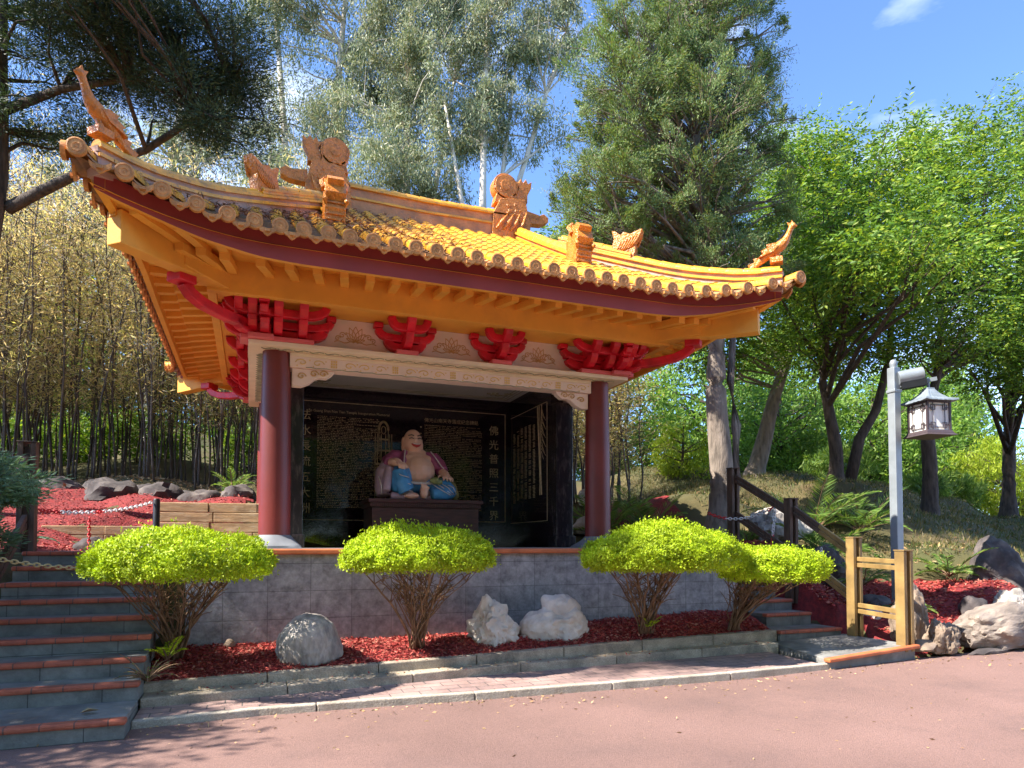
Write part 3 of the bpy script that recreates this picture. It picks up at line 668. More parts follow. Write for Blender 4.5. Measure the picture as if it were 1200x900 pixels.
# ------------------------------------------------------------------ brackets
def arm(mb, c, d, half, h=.10, w_=.095, curl=.12, both=True, tip=True):
    h *= 1.12; w_ *= 1.1; half *= .9
    """curved bow-arm: c centre, d horizontal direction, half length, ends curl up"""
    c = Vector(c); d = Vector(d).normalized()
    for s in ((-1, 1) if both else (1,)):
        pts = [c, c+d*s*half*.55]
        for t in (.25, .5, .75, 1.): pts.append(c + d*s*half*(.55+.45*math.sin(t*PI/2)) + Vector((0, 0, curl*(1-math.cos(t*PI/2)))))
        mb.rect(pts, w_, h)
        if tip: mb.box(pts[-1]+Vector((0, 0, .045)), (.125, .125, .07))
def bracket(x0, y0, rz, corner=0):
    """one painted bracket set; local -y points outwards"""
    R_ = Matrix.Rotation(rz, 3, 'Z'); W = lambda p: Vector((x0, y0, 0)) + R_ @ Vector(p)
    mb = MB()
    xs_ = (-.3, 0, .3) if corner else (0,)
    hw = .42 if corner else 0
    for s in (-1,):
        arm(mb, W((0, -.16, 4.235)), R_ @ Vector((1, 0, 0)), .27+hw*.9, .10, .10, .10)
        arm(mb, W((0, -.17, 4.36)), R_ @ Vector((1, 0, 0)), .41+hw*.8, .09, .09, .11)
        arm(mb, W((0, -.46, 4.43)), R_ @ Vector((1, 0, 0)), .27+hw*.9, .095, .09, .13)
    for x in xs_:
        arm(mb, W((x, -.08, 4.26)), R_ @ Vector((0, -1, 0)), .42, .11, .10, .13, False)
        arm(mb, W((x, -.08, 4.41)), R_ @ Vector((0, -1, 0)), .58, .11, .10, .14, False)
    ob = mb.build('bracket', M['red'], pav, bevel=.012)
    p = MB(); p.box(W((0, -.2, 4.142)), (.30+2*hw*.7, .30, .06), rot=R_); p.box(W((0, -.13, 4.18)), (.16, .1, .1), rot=R_)
    p.build('bracket_block', M['redpink'], ob, bevel=.01)
    return ob
for x in (-.70, .66): bracket(x, 0, 0)
for y in (1.25, 2.4): bracket(-CX, y, -PI/2); bracket(CX, y, PI/2)
bracket(0, CYB, PI)
for sx in (-1, 1):
    for yy, sy in ((0, -1), (CYB, 1)):
        bracket(sx*CX, yy, 0 if sy < 0 else PI, 1); bracket(sx*CX, yy, PI/2*sx, 1)
        d = Vector((sx, sy, 0)).normalized(); c = Vector((sx*CX, yy, 0))
        mb = MB(); P_ = lambda r_, z: c + d*r_ + Vector((0, 0, z))
        mb.rect([P_(.0, 4.28), P_(.6, 4.28), P_(.95, 4.29), P_(1.2, 4.32), P_(1.36, 4.38), P_(1.45, 4.47)], .12, .12)
        mb.box(P_(1.47, 4.51), (.22, .22, .11), rot=Matrix.Rotation(PI/4, 3, 'Z'))
        mb.rect([P_(0, 4.20), P_(.45, 4.20), P_(.62, 4.24), P_(.70, 4.30)], .12, .11)
        mb.build('bracket', M['red'], pav, bevel=.012, smooth=False)

# ------------------------------------------------------------------ roof
sh = MB(); nxr = 61; XS = np.linspace(-EX+.06, EX-.06, nxr); YS = np.linspace(YF+.06, YB-.06, 57)
def sof(x, y):
    v = max(0, min(EX-abs(x), HD-abs(y-YC)))
    return 4.70 + .17*min(v, 1.2) + .24*flare(x, y)
for x0, x1, y0, y1 in ((-EX+.06, EX-.06, YF+.06, -BX+.04), (-EX+.06, EX-.06, CYB+BX-.04, YB-.06), (-EX+.06, -CX-BX+.04, -BX+.04, CYB+BX-.04), (CX+BX-.04, EX-.06, -BX+.04, CYB+BX-.04)):
    sh.sheet(np.linspace(x0, x1, 50 if x1-x0 > 3 else 9), np.linspace(y0, y1, 40 if y1-y0 > 3 else 9), sof)
roof = warp(sh.build('roof', M['orange'], pav, smooth=True))

RR = .078
def slope(name, side):
    """tile rows of one slope: side F, B, L or R"""
    rows = MB(); half = EX if side in 'FB' else HD
    def P_(s, v):
        if side == 'F': return s, YF+v
        if side == 'B': return s, YB-v
        if side == 'L': return -EX+v, YC+s
        return EX-v, YC+s
    ax = Vector((1, 0, 0)) if side in 'FB' else Vector((0, 1, 0))
    outv = {'F': (0, -1, 0), 'B': (0, 1, 0), 'L': (-1, 0, 0), 'R': (1, 0, 0)}[side]
    K = 16 if side in 'FB' else 15; pit = .2405 if side in 'FB' else .240
    def vmax(s):
        if side in 'FB': return 3.50 if abs(s) < 1.84 else max(.0, EX-abs(s)+.04)
        return min(2.12, max(0, HD-abs(s)+.04))
    seg = .235
    for k in range(-K, K+1):
        s = k*pit; vm = vmax(s)
        jit = rng.normal()*.004
        # cover tiles
        v = -.07; NT = 7
        while v < vm-.02:
            v1 = min(v+seg, vm)
            vs = []
            for vv, rr, up in ((v, RR*1.06, .006), (v1+.004, RR*.94, 0)):
                x, y = P_(s+jit, vv); z = surf(x, y) + up; x, y = wp(x, y)
                for t in range(NT):
                    th = PI*t/(NT-1)*1.16-.08*PI; vs.append(Vector((x, y, z)) + ax*rr*math.cos(th) + Vector((0, 0, rr*math.sin(th))))
            rows.add(vs, [(t, t+1, NT+t+1, NT+t) for t in range(NT-1)] + [tuple(range(NT))], 0)
            v = v1
        # round eave cap with rings
        x, y = P_(s+jit, -.07); cz = surf(x, y)+.006; x, y = wp(x, y); o_ = Vector(outv); base = Vector((x, y, cz))
        up = Vector((0, 0, 1))
        def ringv(r_, d_, n_=18): return [base + o_*d_ + ax*r_*math.cos(2*PI*i/n_) + up*r_*math.sin(2*PI*i/n_) for i in range(n_)]
        prof = [(.083, -.03), (.083, .012), (.070, .015), (.068, .010), (.050, .010), (.046, .014), (.030, .014), (.027, .009), (.012, .009), (.008, .013)]
        vs = sum((ringv(*p_) for p_ in prof), []); n_ = 18
        rows.add(vs, [(i*n_+a_, i*n_+(a_+1) % n_, (i+1)*n_+(a_+1) % n_, (i+1)*n_+a_) for i in range(len(prof)-1) for a_ in range(n_)] + [tuple((len(prof)-1)*n_+a_ for a_ in range(n_))], 1)
        # pan tiles between this row and the next, stepped
        if k < K:
            sm = s+pit/2; vm2 = max(0, vmax(sm)); v = -.06
            while v < vm2-.02:
                v1 = min(v+.118, vm2); vs = []
                for vv, up_ in ((v, .006), (v1, -.012)):
                    for t in range(5):
                        u = -1+.5*t; x, y = P_(sm+u*.075, vv); vs.append((*wp(x, y), surf(x, y)+up_-.045*(1-u*u)-.002))
                rows.add(vs + [(p_[0], p_[1], p_[2]-.02) for p_ in vs[:5]], [(t, t+1, 5+t+1, 5+t) for t in range(4)] + [(t+1, t, 10+t, 10+t+1) for t in range(4)], 2)
                v = v1
            # pointed drip tile
            x, y = P_(sm, -.07); base2 = Vector((*wp(x, y), surf(x, y)-.045))
            out = [(-.092, .03), (-.05, .004), (0, -.006), (.05, .004), (.092, .03), (.088, -.01), (.07, -.035), (.045, -.045), (.028, -.065), (0, -.082), (-.028, -.065), (-.045, -.045), (-.07, -.035), (-.088, -.01)]
            n_ = len(out); vs = [base2 + o_*d_ + ax*a_ + up*b_ for d_ in (-.012, .014) for a_, b_ in out]
            rows.add(vs, [tuple(range(n_)), tuple(range(n_, 2*n_))[::-1]] + [(i, (i+1) % n_, n_+(i+1) % n_, n_+i) for i in range(n_)], 1)
            rows.box(base2+o_*.016+Vector((0, 0, -.03)), (.05, .05, .03), 1)
    # base sheet under the tiles
    N = 41; vs = []; 
    for j in range(9):
        for i in range(N):
            s = -half+2*half*i/(N-1); v = vmax(s)*j/8; x, y = P_(s, v); vs.append((*wp(x, y), surf(x, y)-.055))
    rows.add(vs, [(j*N+i, j*N+i+1, (j+1)*N+i+1, (j+1)*N+i) for j in range(8) for i in range(N-1)], 2)
    return rows.build(name, [M['tile'], M['tile_face'], M['pan']], roof, smooth=38)
for s in 'FBLR': slope('tiled_slope', s)
# fascia boards under the tiles
FB = [(0, .36), (.15, .29), (.45, .20), (.8, .10), (1.3, .02), (1.7, 0), (9, 0)]
def fascia(side):
    mb = MB(); half = EX-.075 if side in 'FB' else HD-.075; vs = []; N = 61
    for i in range(N):
        s = -half+2*half*i/(N-1); dcn = (EX if side in 'FB' else HD)-abs(s)
        for dpt in (.08, .14):
            x, y = {'F': (s, YF+dpt), 'B': (s, YB-dpt), 'L': (-EX+dpt, YC+s), 'R': (EX-dpt, YC+s)}[side]
            zt = surf(x, y)-.075; zb = min(4.55+float(np.interp(dcn, *np.array(FB).T)), zt-.05); vs += [(x, y, zb), (x, y, zt)]
    fs = []; inn = []
    for i in range(N-1):
        a = 4*i; b_ = a+4; fs += [(a, b_, b_+1, a+1), (a+1, b_+1, b_+3, a+3)]; inn += [(a+3, b_+3, b_+2, a+2), (a+2, b_+2, b_, a)]
    fs += [(0, 1, 3, 2), (4*N-4, 4*N-2, 4*N-1, 4*N-3)]
    mb.add(vs, fs, 0); mb.add(vs, inn, 1); return warp(mb.build('fascia', [M['maroon'], M['orange']], roof))
for s in 'FBLR': fascia(s)
# rafters, fanning towards the corners
def rafter(side, s):
    half = EX if side in 'FB' else HD; inner = half-.9; W_ = 1. if side in 'FB' else .68
    si = max(-inner, min(inner, s*.92 if abs(s) < inner*.9 else (abs(s)*.30+inner*.66)*(1 if s > 0 else -1)))
    def P_(s_, v, dz):
        x, y = {'F': (s_, YF+v), 'B': (s_, YB-v), 'L': (-EX+v, YC+s_), 'R': (EX-v, YC+s_)}[side]; return Vector((x, y, sof(x, y)+dz))
    lerp = lambda t: s+(si-s)*t
    mb = MB(); mb.rect([P_(lerp(.02), .15*W_, -.035), P_(lerp(.3), .4*W_, -.035), P_(lerp(.55), .7*W_, -.037)], .095, .07); mb.rect([P_(lerp(.42), .52*W_, -.11), P_(lerp(.7), .8*W_, -.11), P_(lerp(1), 1.13*W_, -.11)], .10, .08)
    warp(mb.build('rafter', M['orange'], roof))
for side, half in (('F', EX), ('L', HD), ('R', HD)):
    n = 24 if side == 'F' else 22
    for i in range(n): rafter(side, (-half+.28)+(2*half-.56)*i/(n-1))
for sx in (-1, 1):
    for yy, sy in ((0, -1), (CYB, 1)):
        d = Vector((sx*1.92, sy*2.2, 0)).normalized(); c = Vector((sx*CX, yy, 0)); P_ = lambda r_, z: c+d*r_+Vector((0, 0, z))
        mb = MB(); mb.rect([P_(.9, 4.72), P_(1.9, 4.66), P_(2.40, 4.66)], .19, [.28, .30, .34]); mb.rect([P_(.8, 4.66), P_(1.62, 4.70)], .22, .26)
        mb.build('corner_beam', M['orange'], roof, bevel=.01)
# gables
for sx in (-1, 1):
    mb = MB(); pts = [(y, surf(1.8*.999, YC+y)+.02) for y in np.linspace(-2.3, 2.3, 21)]; zb = 5.98
    poly = [(p_[0], p_[1]) for p_ in pts if p_[1] > zb]
    mb.prism([(poly[0][0], zb)] + poly + [(poly[-1][0], zb)], (sx*1.68, YC, 0), (0, 1, 0), (0, 0, 1), .08); mb.build('gable', M['orange'], roof)
# ridges: a wall with lips and a row of round cover tiles
def ridge(name, path, w_, h, r_, m=None, seg=.24, drop=.06):
    mb = MB(); P = [Vector((*wp(p_[0], p_[1]), p_[2])) for p_ in path]; U = lambda z: [p_+Vector((0, 0, z)) for p_ in P]
    mb.rect(U(h*.5-drop), w_, h+2*drop, 1)
    mb.rect(U(h*.52), w_+.05, .035, 0); mb.rect(U(h+.0), w_+.07, .03, 0)
    L_ = [0]
    for a_, b_ in zip(P[:-1], P[1:]): L_.append(L_[-1]+(b_-a_).length)
    def at_(t):
        t = max(0, min(L_[-1]-1e-6, t))
        for i in range(len(P)-1):
            if L_[i+1] >= t: return P[i].lerp(P[i+1], (t-L_[i])/(L_[i+1]-L_[i]))
    t = 0
    while t < L_[-1]-.03:
        t1 = min(t+seg, L_[-1]); z = Vector((0, 0, h+.02))
        mb.tube([at_(t)+z, at_(t+.012)+z, at_(t1-.006)+z], [r_*1.02, r_*1.05, r_*.95], 12, 0); t = t1
    return mb.build(name, [M['tile'], m or M['ridge']], roof, smooth=38)
ridge('main_ridge', [(x, YC, 6.93+.02*abs(x)) for x in np.linspace(-1.5, 1.5, 9)], .20, .36, .095)
for sx in (-1, 1):
    for sy in (-1, 1):
        ridge('gable_ridge', [(sx*1.72, YC+sy*(.1+2.26*t), surf(1.72, YC+sy*(.1+2.26*t))-.02) for t in np.linspace(0, 1, 12)], .16, .17, .085)
        pth = []
        for t in np.linspace(0, 1, 16):
            v = 2.08*t + .07*(1-t); pth.append((sx*(EX-v), YC+sy*(HD-v), surf(EX-v, YC+HD-v)+.02-.08*max(0, 1-v/.5)))
        ridge('hip_ridge', pth[::-1], .15, .17, .075, M['render'], drop=.05)
        ridge('hip_ridge', [(p_[0]*1, p_[1], p_[2]+.18) for p_ in pth[9:]], .13, .07, .07, M['render'])
# ------------------------------------------------------------------ roof ornaments
def disc(mb, c, ax, ay, r_, th, n_=22): mb.prism([(r_*math.cos(2*PI*i/n_), r_*math.sin(2*PI*i/n_)) for i in range(n_)], c, ax, ay, th)
def scales(mb, c, ax, ay, rx, ry, off, n_):
    ax = Vector(ax); ay = Vector(ay); nn = ax.cross(ay)
    for i in range(n_):
        a = rng.uniform(0, 2*PI); q_ = math.sqrt(rng.random())*.9
        for s in (-1, 1): mb.ell(Vector(c)+ax*rx*q_*math.cos(a)+ay*ry*q_*math.sin(a)+nn*off*s, (.035, .02, .03), 0, None, 6, 4)
for sx in (-1, 1):                                              # fish-dragons biting the ends of the main ridge
    mb = MB(); X = Vector((sx, 0, 0)); Z = Vector((0, 0, 1)); o_ = Vector((sx*1.42, YC, 6.92))
    body = [(-.22, 0), (.48, 0), (.50, .30), (.44, .52), (.40, .72), (.05, .70), (-.08, .66), (-.12, .56), (-.20, .40)]
    mb.prism(body if sx > 0 else body, o_, X, Z, .27)
    disc(mb, o_+X*.04+Z*.92, X, Z, .23, .20); disc(mb, o_+X*.04+Z*.92, X, Z, .20, .23); disc(mb, o_+X*.03+Z*.93, X, Z, .09, .25)
    mb.prism([(-.17, .60), (.17, .60), (.26, .74), (.22, .86), (.06, .80), (-.12, .80)], o_, X, Z, .2)
    fan = [(.26, .70), (.25, .82), (.30, .95), (.22, 1.06), (.30, 1.04), (.33, 1.12), (.38, 1.05), (.43, 1.13), (.47, 1.05), (.54, 1.10), (.53, .98), (.46, .84), (.46, .70)]
    mb.prism(fan, o_, X, Z, .16)
    mb.prism([(.46, .34), (.74, .36), (.86, .42), (.87, .50), (.78, .56), (.70, .52), (.46, .56)], o_, X, Z, .16)
    scales(mb, o_+X*.16+Z*.36, X, Z, .27, .27, .13, 34); scales(mb, o_+X*.06+Z*.80, X, Z, .13, .22, .105, 24)
    for s in (-1, 1):
        for k in range(4): mb.tube([o_+X*(-.15+.13*k)+Z*.12+Vector((0, s*.14, 0)), o_+X*(-.05+.13*k)+Z*.26+Vector((0, s*.165, 0)), o_+X*(.06+.12*k)+Z*(.40+.03*k)+Vector((0, s*.135, 0))], [.02, .032, .012], 6)
    mb.build('ridge_fish_dragon', M['orn'], roof, smooth=35, bevel=.012)
    for sy in (-1, 1):                                           # dragon heads at the feet of the gable ridges
        c = Vector((sx*1.72, YC+sy*2.44, surf(1.72, YC+sy*2.44)))
        mb = MB(); Yd = Vector((0, sy, 0))
        out = [(-.20, 0), (.13, -.05), (.13, .10), (.16, .16), (.12, .24), (.19, .34), (.14, .46), (.05, .52), (-.02, .60), (-.07, .52), (-.20, .42)]
        mb.prism(out, c, Yd, Z, .25)
        for s in (-1, 1):
            mb.tube([c+Yd*.0+Z*.45+X*.12*s, c-Yd*.05+Z*.56+X*.14*s, c-Yd*.02+Z*.62+X*.10*s], [.05, .05, .02], 6)
            mb.ell(c+Yd*.11+Z*.38+X*.09*s, (.045, .045, .045)); mb.tube([c+Yd*.13+Z*.16+X*.11*s, c+Yd*.18+Z*.24+X*.13*s, c+Yd*.12+Z*.32+X*.12*s], [.015, .035, .02], 6)
        for k in range(4): mb.rect([c+Yd*.135+Z*(.02+.07*k)-X*.11, c+Yd*.135+Z*(.02+.07*k)+X*.11], .03, .03)
        mb.prism([(-.2, .40), (-.05, .44), (.14, .44), (.2, .50), (.1, .58), (-.1, .56)], c, Yd, Z, .20)
        mb.build('ridge_dragon_head', M['orn'], roof, smooth=35, bevel=.014)
        # crouching lion-fish partway down each hip, phoenix at its tip
        d = Vector((sx, sy, 0)).normalized(); n_ = d.cross(Z)
        v = 1.34; c = Vector((sx*(EX-v), YC+sy*(HD-v), surf(EX-v, YC+HD-v)+.24))
        mb = MB(); out = [(-.20, -.05), (.13, -.05), (.16, .08), (.15, .18), (.24, .30), (.26, .36), (.16, .34), (.08, .31), (-.02, .36), (-.07, .32), (-.16, .40), (-.20, .40), (-.17, .28), (-.20, .15)]
        mb.prism(out, c, d, Z, .14)
        for s in (-1, 1):
            for k in range(7): mb.tube([c+d*(-.16+.04*k)+Z*(.03+.012*k)+n_*s*.07, c+d*(-.10+.045*k)+Z*(.12+.01*k)+n_*s*.085, c+d*(-.06+.05*k)+Z*(.22+.015*k)+n_*s*.07], [.012, .02, .008], 5)
        mb.build('hip_lion_fish', M['orn'], roof, smooth=35, bevel=.012)
        v = .10; c = Vector((*wp(sx*(EX-v), YC+sy*(HD-v)), surf(EX-v, YC+HD-v)+.27)); P_ = lambda a_, b_: c+d*a_*.74+Z*b_*.84
        mb = MB(); mb.box(P_(0, .03), (.16, .16, .07), rot=Matrix.Rotation(PI/4, 3, 'Z'))
        mb.tube([P_(-.42, -.04), P_(-.30, .04), P_(-.16, .13), P_(-.04, .21), P_(.08, .27), P_(.16, .34), P_(.21, .43), P_(.24, .50), P_(.27, .555), P_(.31, .57), P_(.36, .55)], [.025, .04, .055, .075, .075, .056, .04, .035, .042, .036, .008], 10)
        mb.tube([P_(.0, .06), P_(.02, .14), P_(.04, .22)], [.05, .03, .05], 7)
        sc_ = lambda L_: [(p_[0]*.74, p_[1]*.84) for p_ in L_]
        mb.prism(sc_([(-.30, .10), (-.22, .16), (-.26, .20), (-.14, .24), (-.17, .29), (-.02, .30), (.05, .26), (-.04, .17)]), c, d, Z, .16)
        mb.prism(sc_([(.22, .57), (.19, .63), (.25, .61), (.27, .66), (.30, .61), (.33, .60)]), c, d, Z, .03)
        mb.prism(sc_([(-.46, -.06), (-.50, .02), (-.38, .05), (-.40, .11), (-.24, .12), (-.2, .04)]), c, d, Z, .06)
        mb.build('hip_phoenix', M['orn'], roof, smooth=40)

# thin brown flecks added to colour shade onto the left half of the roof
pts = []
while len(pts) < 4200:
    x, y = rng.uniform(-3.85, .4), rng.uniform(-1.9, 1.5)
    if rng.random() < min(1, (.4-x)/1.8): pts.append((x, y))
LF['roofshade'] = leafmat('shade_fleck', [(.14, .07, .05), (.22, .11, .07), (.30, .17, .11)], 0., .9)
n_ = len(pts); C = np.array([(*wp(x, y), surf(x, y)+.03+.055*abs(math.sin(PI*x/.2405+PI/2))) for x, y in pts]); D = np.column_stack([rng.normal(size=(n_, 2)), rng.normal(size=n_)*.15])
V, F = leaf_arrays(C, D, rng.uniform(.04, .12, n_), rng.uniform(.008, .018, n_), .1); tag(npobj('roof_shade_flecks', npmesh('roof_shade_flecks', V, F, LF['roofshade'])), kind='stuff')
# ------------------------------------------------------------------ statue on its pedestal
pd = tag(empty('pedestal', (-.05, 1.6, FZ)), 'long dark carved wooden pedestal under the laughing seated statue', 'pedestal')
q = MB(); q.boxs(-.86, .86, -.42, .42, .002, .63); q.boxs(-.90, .90, -.46, .46, .002, .08); q.build('cabinet', M['wood'], pd, bevel=.008)
q = MB(); q.boxs(-.92, .92, -.48, .48, .70, .76); q.build('top_slab', M['wood'], pd, bevel=.01)
q = MB(); q.boxs(-.89, .89, -.45, .45, .631, .699)
for k in range(58): q.box((-.87+1.74*k/57, -.455, .666), (.016, .014, .05))
q.build('fluted_band', M['wood'], pd)
def blobby(name, els, m, parent, vox=.017, it=6):
    mb = MB()
    for e_ in els:
        if e_[0] == 'e': mb.ell(e_[1], e_[2], 0, e_[3] if len(e_) > 3 else None, 20, 12)
        else: mb.tube(e_[1], e_[2], 14)
    me = bpy.data.meshes.new(name); me.from_pydata(mb.v, [], mb.f)
    t = bpy.data.objects.new('tmp', me); COL.objects.link(t)
    r_ = t.modifiers.new('r', 'REMESH'); r_.mode = 'VOXEL'; r_.voxel_size = vox
    s_ = t.modifiers.new('s', 'SMOOTH'); s_.factor = .5; s_.iterations = it
    bpy.context.view_layer.update()
    me2 = bpy.data.meshes.new_from_object(t.evaluated_get(bpy.context.evaluated_depsgraph_get())); bpy.data.objects.remove(t)
    me2.materials.clear(); me2.materials.append(m); me2.polygons.foreach_set('use_smooth', [True]*len(me2.polygons))
    o = bpy.data.objects.new(name, me2); COL.objects.link(o); o.parent = parent; return o
bu = tag(empty('statue', (-.14, 1.55, FZ+.762), .10), 'painted statue of a bald laughing seated monk with bare belly in purple and blue robes', 'statue')
hd = [('e', (-.06, .0, .985), (.148, .155, .175)), ('e', (-.06, -.03, .90), (.165, .15, .12)), ('e', (-.06, -.06, .845), (.13, .10, .055)), ('e', (-.06, -.155, .965), (.03, .035, .035)),
      ('e', (-.13, -.105, .925), (.06, .05, .055)), ('e', (.01, -.105, .925), (.06, .05, .055)), ('e', (-.215, .03, .95), (.025, .045, .085)), ('e', (.095, .03, .95), (.025, .045, .085)), ('e', (-.22, .02, .86), (.026, .035, .06)), ('e', (.10, .02, .86), (.026, .035, .06)),
      ('e', (-.06, -.145, .868), (.05, .03, .02))]
tors = [('e', (-.02, .04, .70), (.26, .19, .17)), ('e', (-.01, -.06, .47), (.30, .27, .27)), ('e', (-.02, -.02, .60), (.28, .20, .2)), ('e', (-.14, -.12, .665), (.12, .07, .075)), ('e', (.11, -.12, .665), (.12, .07, .075)), ('e', (0, -.05, .32), (.30, .22, .14))]
body = blobby('body', hd + tors + [
    # right hand (viewer's left) over the raised knee, left hand on the other knee
    ('t', [(-.46, -.12, .58), (-.40, -.24, .585), (-.36, -.30, .565)], [.075, .07, .05]),
    ('t', [(-.41, -.31, .57), (-.405, -.37, .53), (-.40, -.385, .47)], [.022, .02, .015]), ('t', [(-.375, -.325, .57), (-.365, -.385, .525), (-.36, -.40, .46)], [.022, .021, .015]),
    ('t', [(-.335, -.325, .57), (-.325, -.385, .52), (-.32, -.40, .455)], [.022, .021, .015]), ('t', [(-.30, -.31, .565), (-.285, -.36, .52), (-.275, -.37, .47)], [.02, .02, .014]), ('t', [(-.31, -.25, .58), (-.25, -.29, .53), (-.235, -.30, .48)], [.022, .022, .016]),
    ('t', [(.40, -.10, .48), (.43, -.22, .42), (.43, -.29, .385)], [.07, .065, .05]),
    ('t', [(.36, -.30, .40), (.345, -.355, .36), (.34, -.37, .31)], [.022, .02, .015]), ('t', [(.40, -.315, .40), (.395, -.375, .355), (.395, -.39, .30)], [.022, .021, .015]), ('t', [(.44, -.315, .39), (.45, -.375, .35), (.455, -.39, .295)], [.022, .021, .015]),
    ('t', [(.48, -.29, .385), (.50, -.34, .345), (.505, -.35, .30)], [.02, .02, .014]), ('t', [(.35, -.24, .41), (.29, -.28, .385), (.27, -.30, .35)], [.022, .02, .015]),
    # feet
    ('e', (-.20, -.36, .055), (.12, .10, .052)), ('e', (-.22, -.42, .045), (.11, .05, .04)), *[('e', (-.305+.043*k, -.465, .045), (.024, .03, .024 if k else .02)) for k in range(5)],
    ('e', (.01, -.36, .12), (.065, .09, .115)), ('e', (.0, -.41, .19), (.06, .05, .05)), *[('e', (-.05+.028*k, -.43, .225-.012*k), (.018, .025, .024)) for k in range(5)],
    ('t', [(-.3, -.1, .1), (-.22, -.34, .06)], [.08, .06]), ('t', [(.2, -.1, .12), (.03, -.33, .1)], [.07, .06])], M['skin'], bu, .0115, 4)
blobby('robe', [('e', (-.30, .08, .70), (.15, .15, .12)), ('e', (.26, .08, .70), (.15, .15, .12)), ('e', (0, .16, .55), (.36, .14, .32)), ('t', [(-.30, .05, .72), (-.44, .02, .60), (-.46, -.12, .575)], [.13, .14, .11]),
    ('t', [(.27, .05, .72), (.40, .02, .58), (.42, -.12, .47)], [.13, .13, .10]), ('t', [(-.20, -.04, .79), (-.25, -.13, .64), (-.27, -.16, .5)], [.05, .055, .05]), ('t', [(.16, -.04, .78), (.24, -.13, .66), (.31, -.14, .52)], [.05, .06, .05]), ('t', [(-.18, .06, .81), (0, .13, .84), (.14, .06, .81)], [.05, .05, .05])], M['purple'], bu, .015)
blobby('cloak', [('t', [(-.44, .05, .62), (-.56, -.04, .42), (-.60, -.10, .20), (-.60, -.16, .05)], [.10, .13, .12, .10]), ('t', [(-.50, -.2, .50), (-.55, -.26, .3), (-.58, -.30, .12)], [.07, .07, .06]), ('e', (0, .12, .16), (.58, .26, .16)), ('t', [(-.5, -.25, .05), (-.3, -.3, .03), (0, -.25, .03), (.5, -.25, .04)], [.07, .05, .05, .06])], M['lilac'], bu, .016)
blobby('trousers', [('t', [(-.16, -.05, .28), (-.32, -.20, .42), (-.37, -.28, .47)], [.16, .155, .11]), ('t', [(-.37, -.28, .46), (-.34, -.31, .28), (-.26, -.32, .12)], [.12, .135, .14]), ('e', (-.40, -.22, .30), (.12, .14, .2)),
    ('t', [(.10, -.10, .22), (.32, -.22, .20), (.48, -.26, .17)], [.16, .17, .15]), ('t', [(.50, -.27, .16), (.34, -.35, .11), (.14, -.36, .09)], [.13, .125, .09]), ('e', (.40, -.2, .12), (.20, .22, .13)), ('e', (0, -.08, .2), (.3, .16, .12))], M['blue'], bu, .016)
q = MB()
for k in range(4): q.tube([(.10+.1*k, -.30-.03*k, .30-.02*k), (.20+.09*k, -.42-.01*k, .20), (.30+.07*k, -.47+.01*k, .13), (.42+.04*k, -.47+.03*k, .07+.01*k)], .007, 5)
for k in range(3): q.tube([(-.46+.02*k, -.33, .42-.09*k), (-.38+.02*k, -.43, .36-.10*k), (-.26+.03*k, -.44, .33-.11*k)], .007, 5)
q.tube([(-.25, -.20, .80), (-.27, -.22, .66), (-.28, -.23, .53)], .009, 5); q.tube([(.19, -.16, .80), (.28, -.22, .66), (.36, -.2, .56), (.40, -.22, .52)], .009, 5)
q.tube([(-.68, -.2, .35), (-.66, -.3, .2), (-.66, -.3, .06)], .012, 5); q.tube([(-.30, -.28, .28), (-.1, -.33, .255), (.12, -.33, .26), (.26, -.28, .29)], .022, 6)
q.build('robe_trim', M['trim'], bu, smooth=True)
blobby('cloth_sack', [('e', (.56, -.04, .17), (.13, .2, .19)), ('e', (.60, -.1, .10), (.1, .16, .11))], M['olive'], bu, .016)
blobby('gold_ingot', [('t', [(.10, -.38, .31), (.19, -.40, .285), (.30, -.39, .285)], [.035, .05, .04]), ('e', (.19, -.41, .31), (.05, .05, .05))], M['jade'], bu, .012)
q = MB(); q.tube([(-.135, -.172, .900), (-.10, -.196, .876), (-.06, -.203, .866), (-.02, -.196, .876), (.015, -.172, .900)], [.008, .022, .028, .022, .008], 8); q.build('mouth', M['lips'], bu, smooth=True)
q = MB(); q.tube([(-.11, -.196, .897), (-.06, -.216, .890), (-.01, -.196, .897)], .009, 6); q.build('teeth', M['white'], bu)
q = MB()
for s_ in (-1, 1):
    q.tube([(-.06+s_*.035, -.163, .988), (-.06+s_*.068, -.163, 1.000), (-.06+s_*.105, -.140, .990)], .008, 5)
    q.tube([(-.06+s_*.030, -.158, 1.034), (-.06+s_*.07, -.152, 1.050), (-.06+s_*.115, -.122, 1.036)], .009, 5)
q.build('eyes_and_brows', M['ink'], bu)

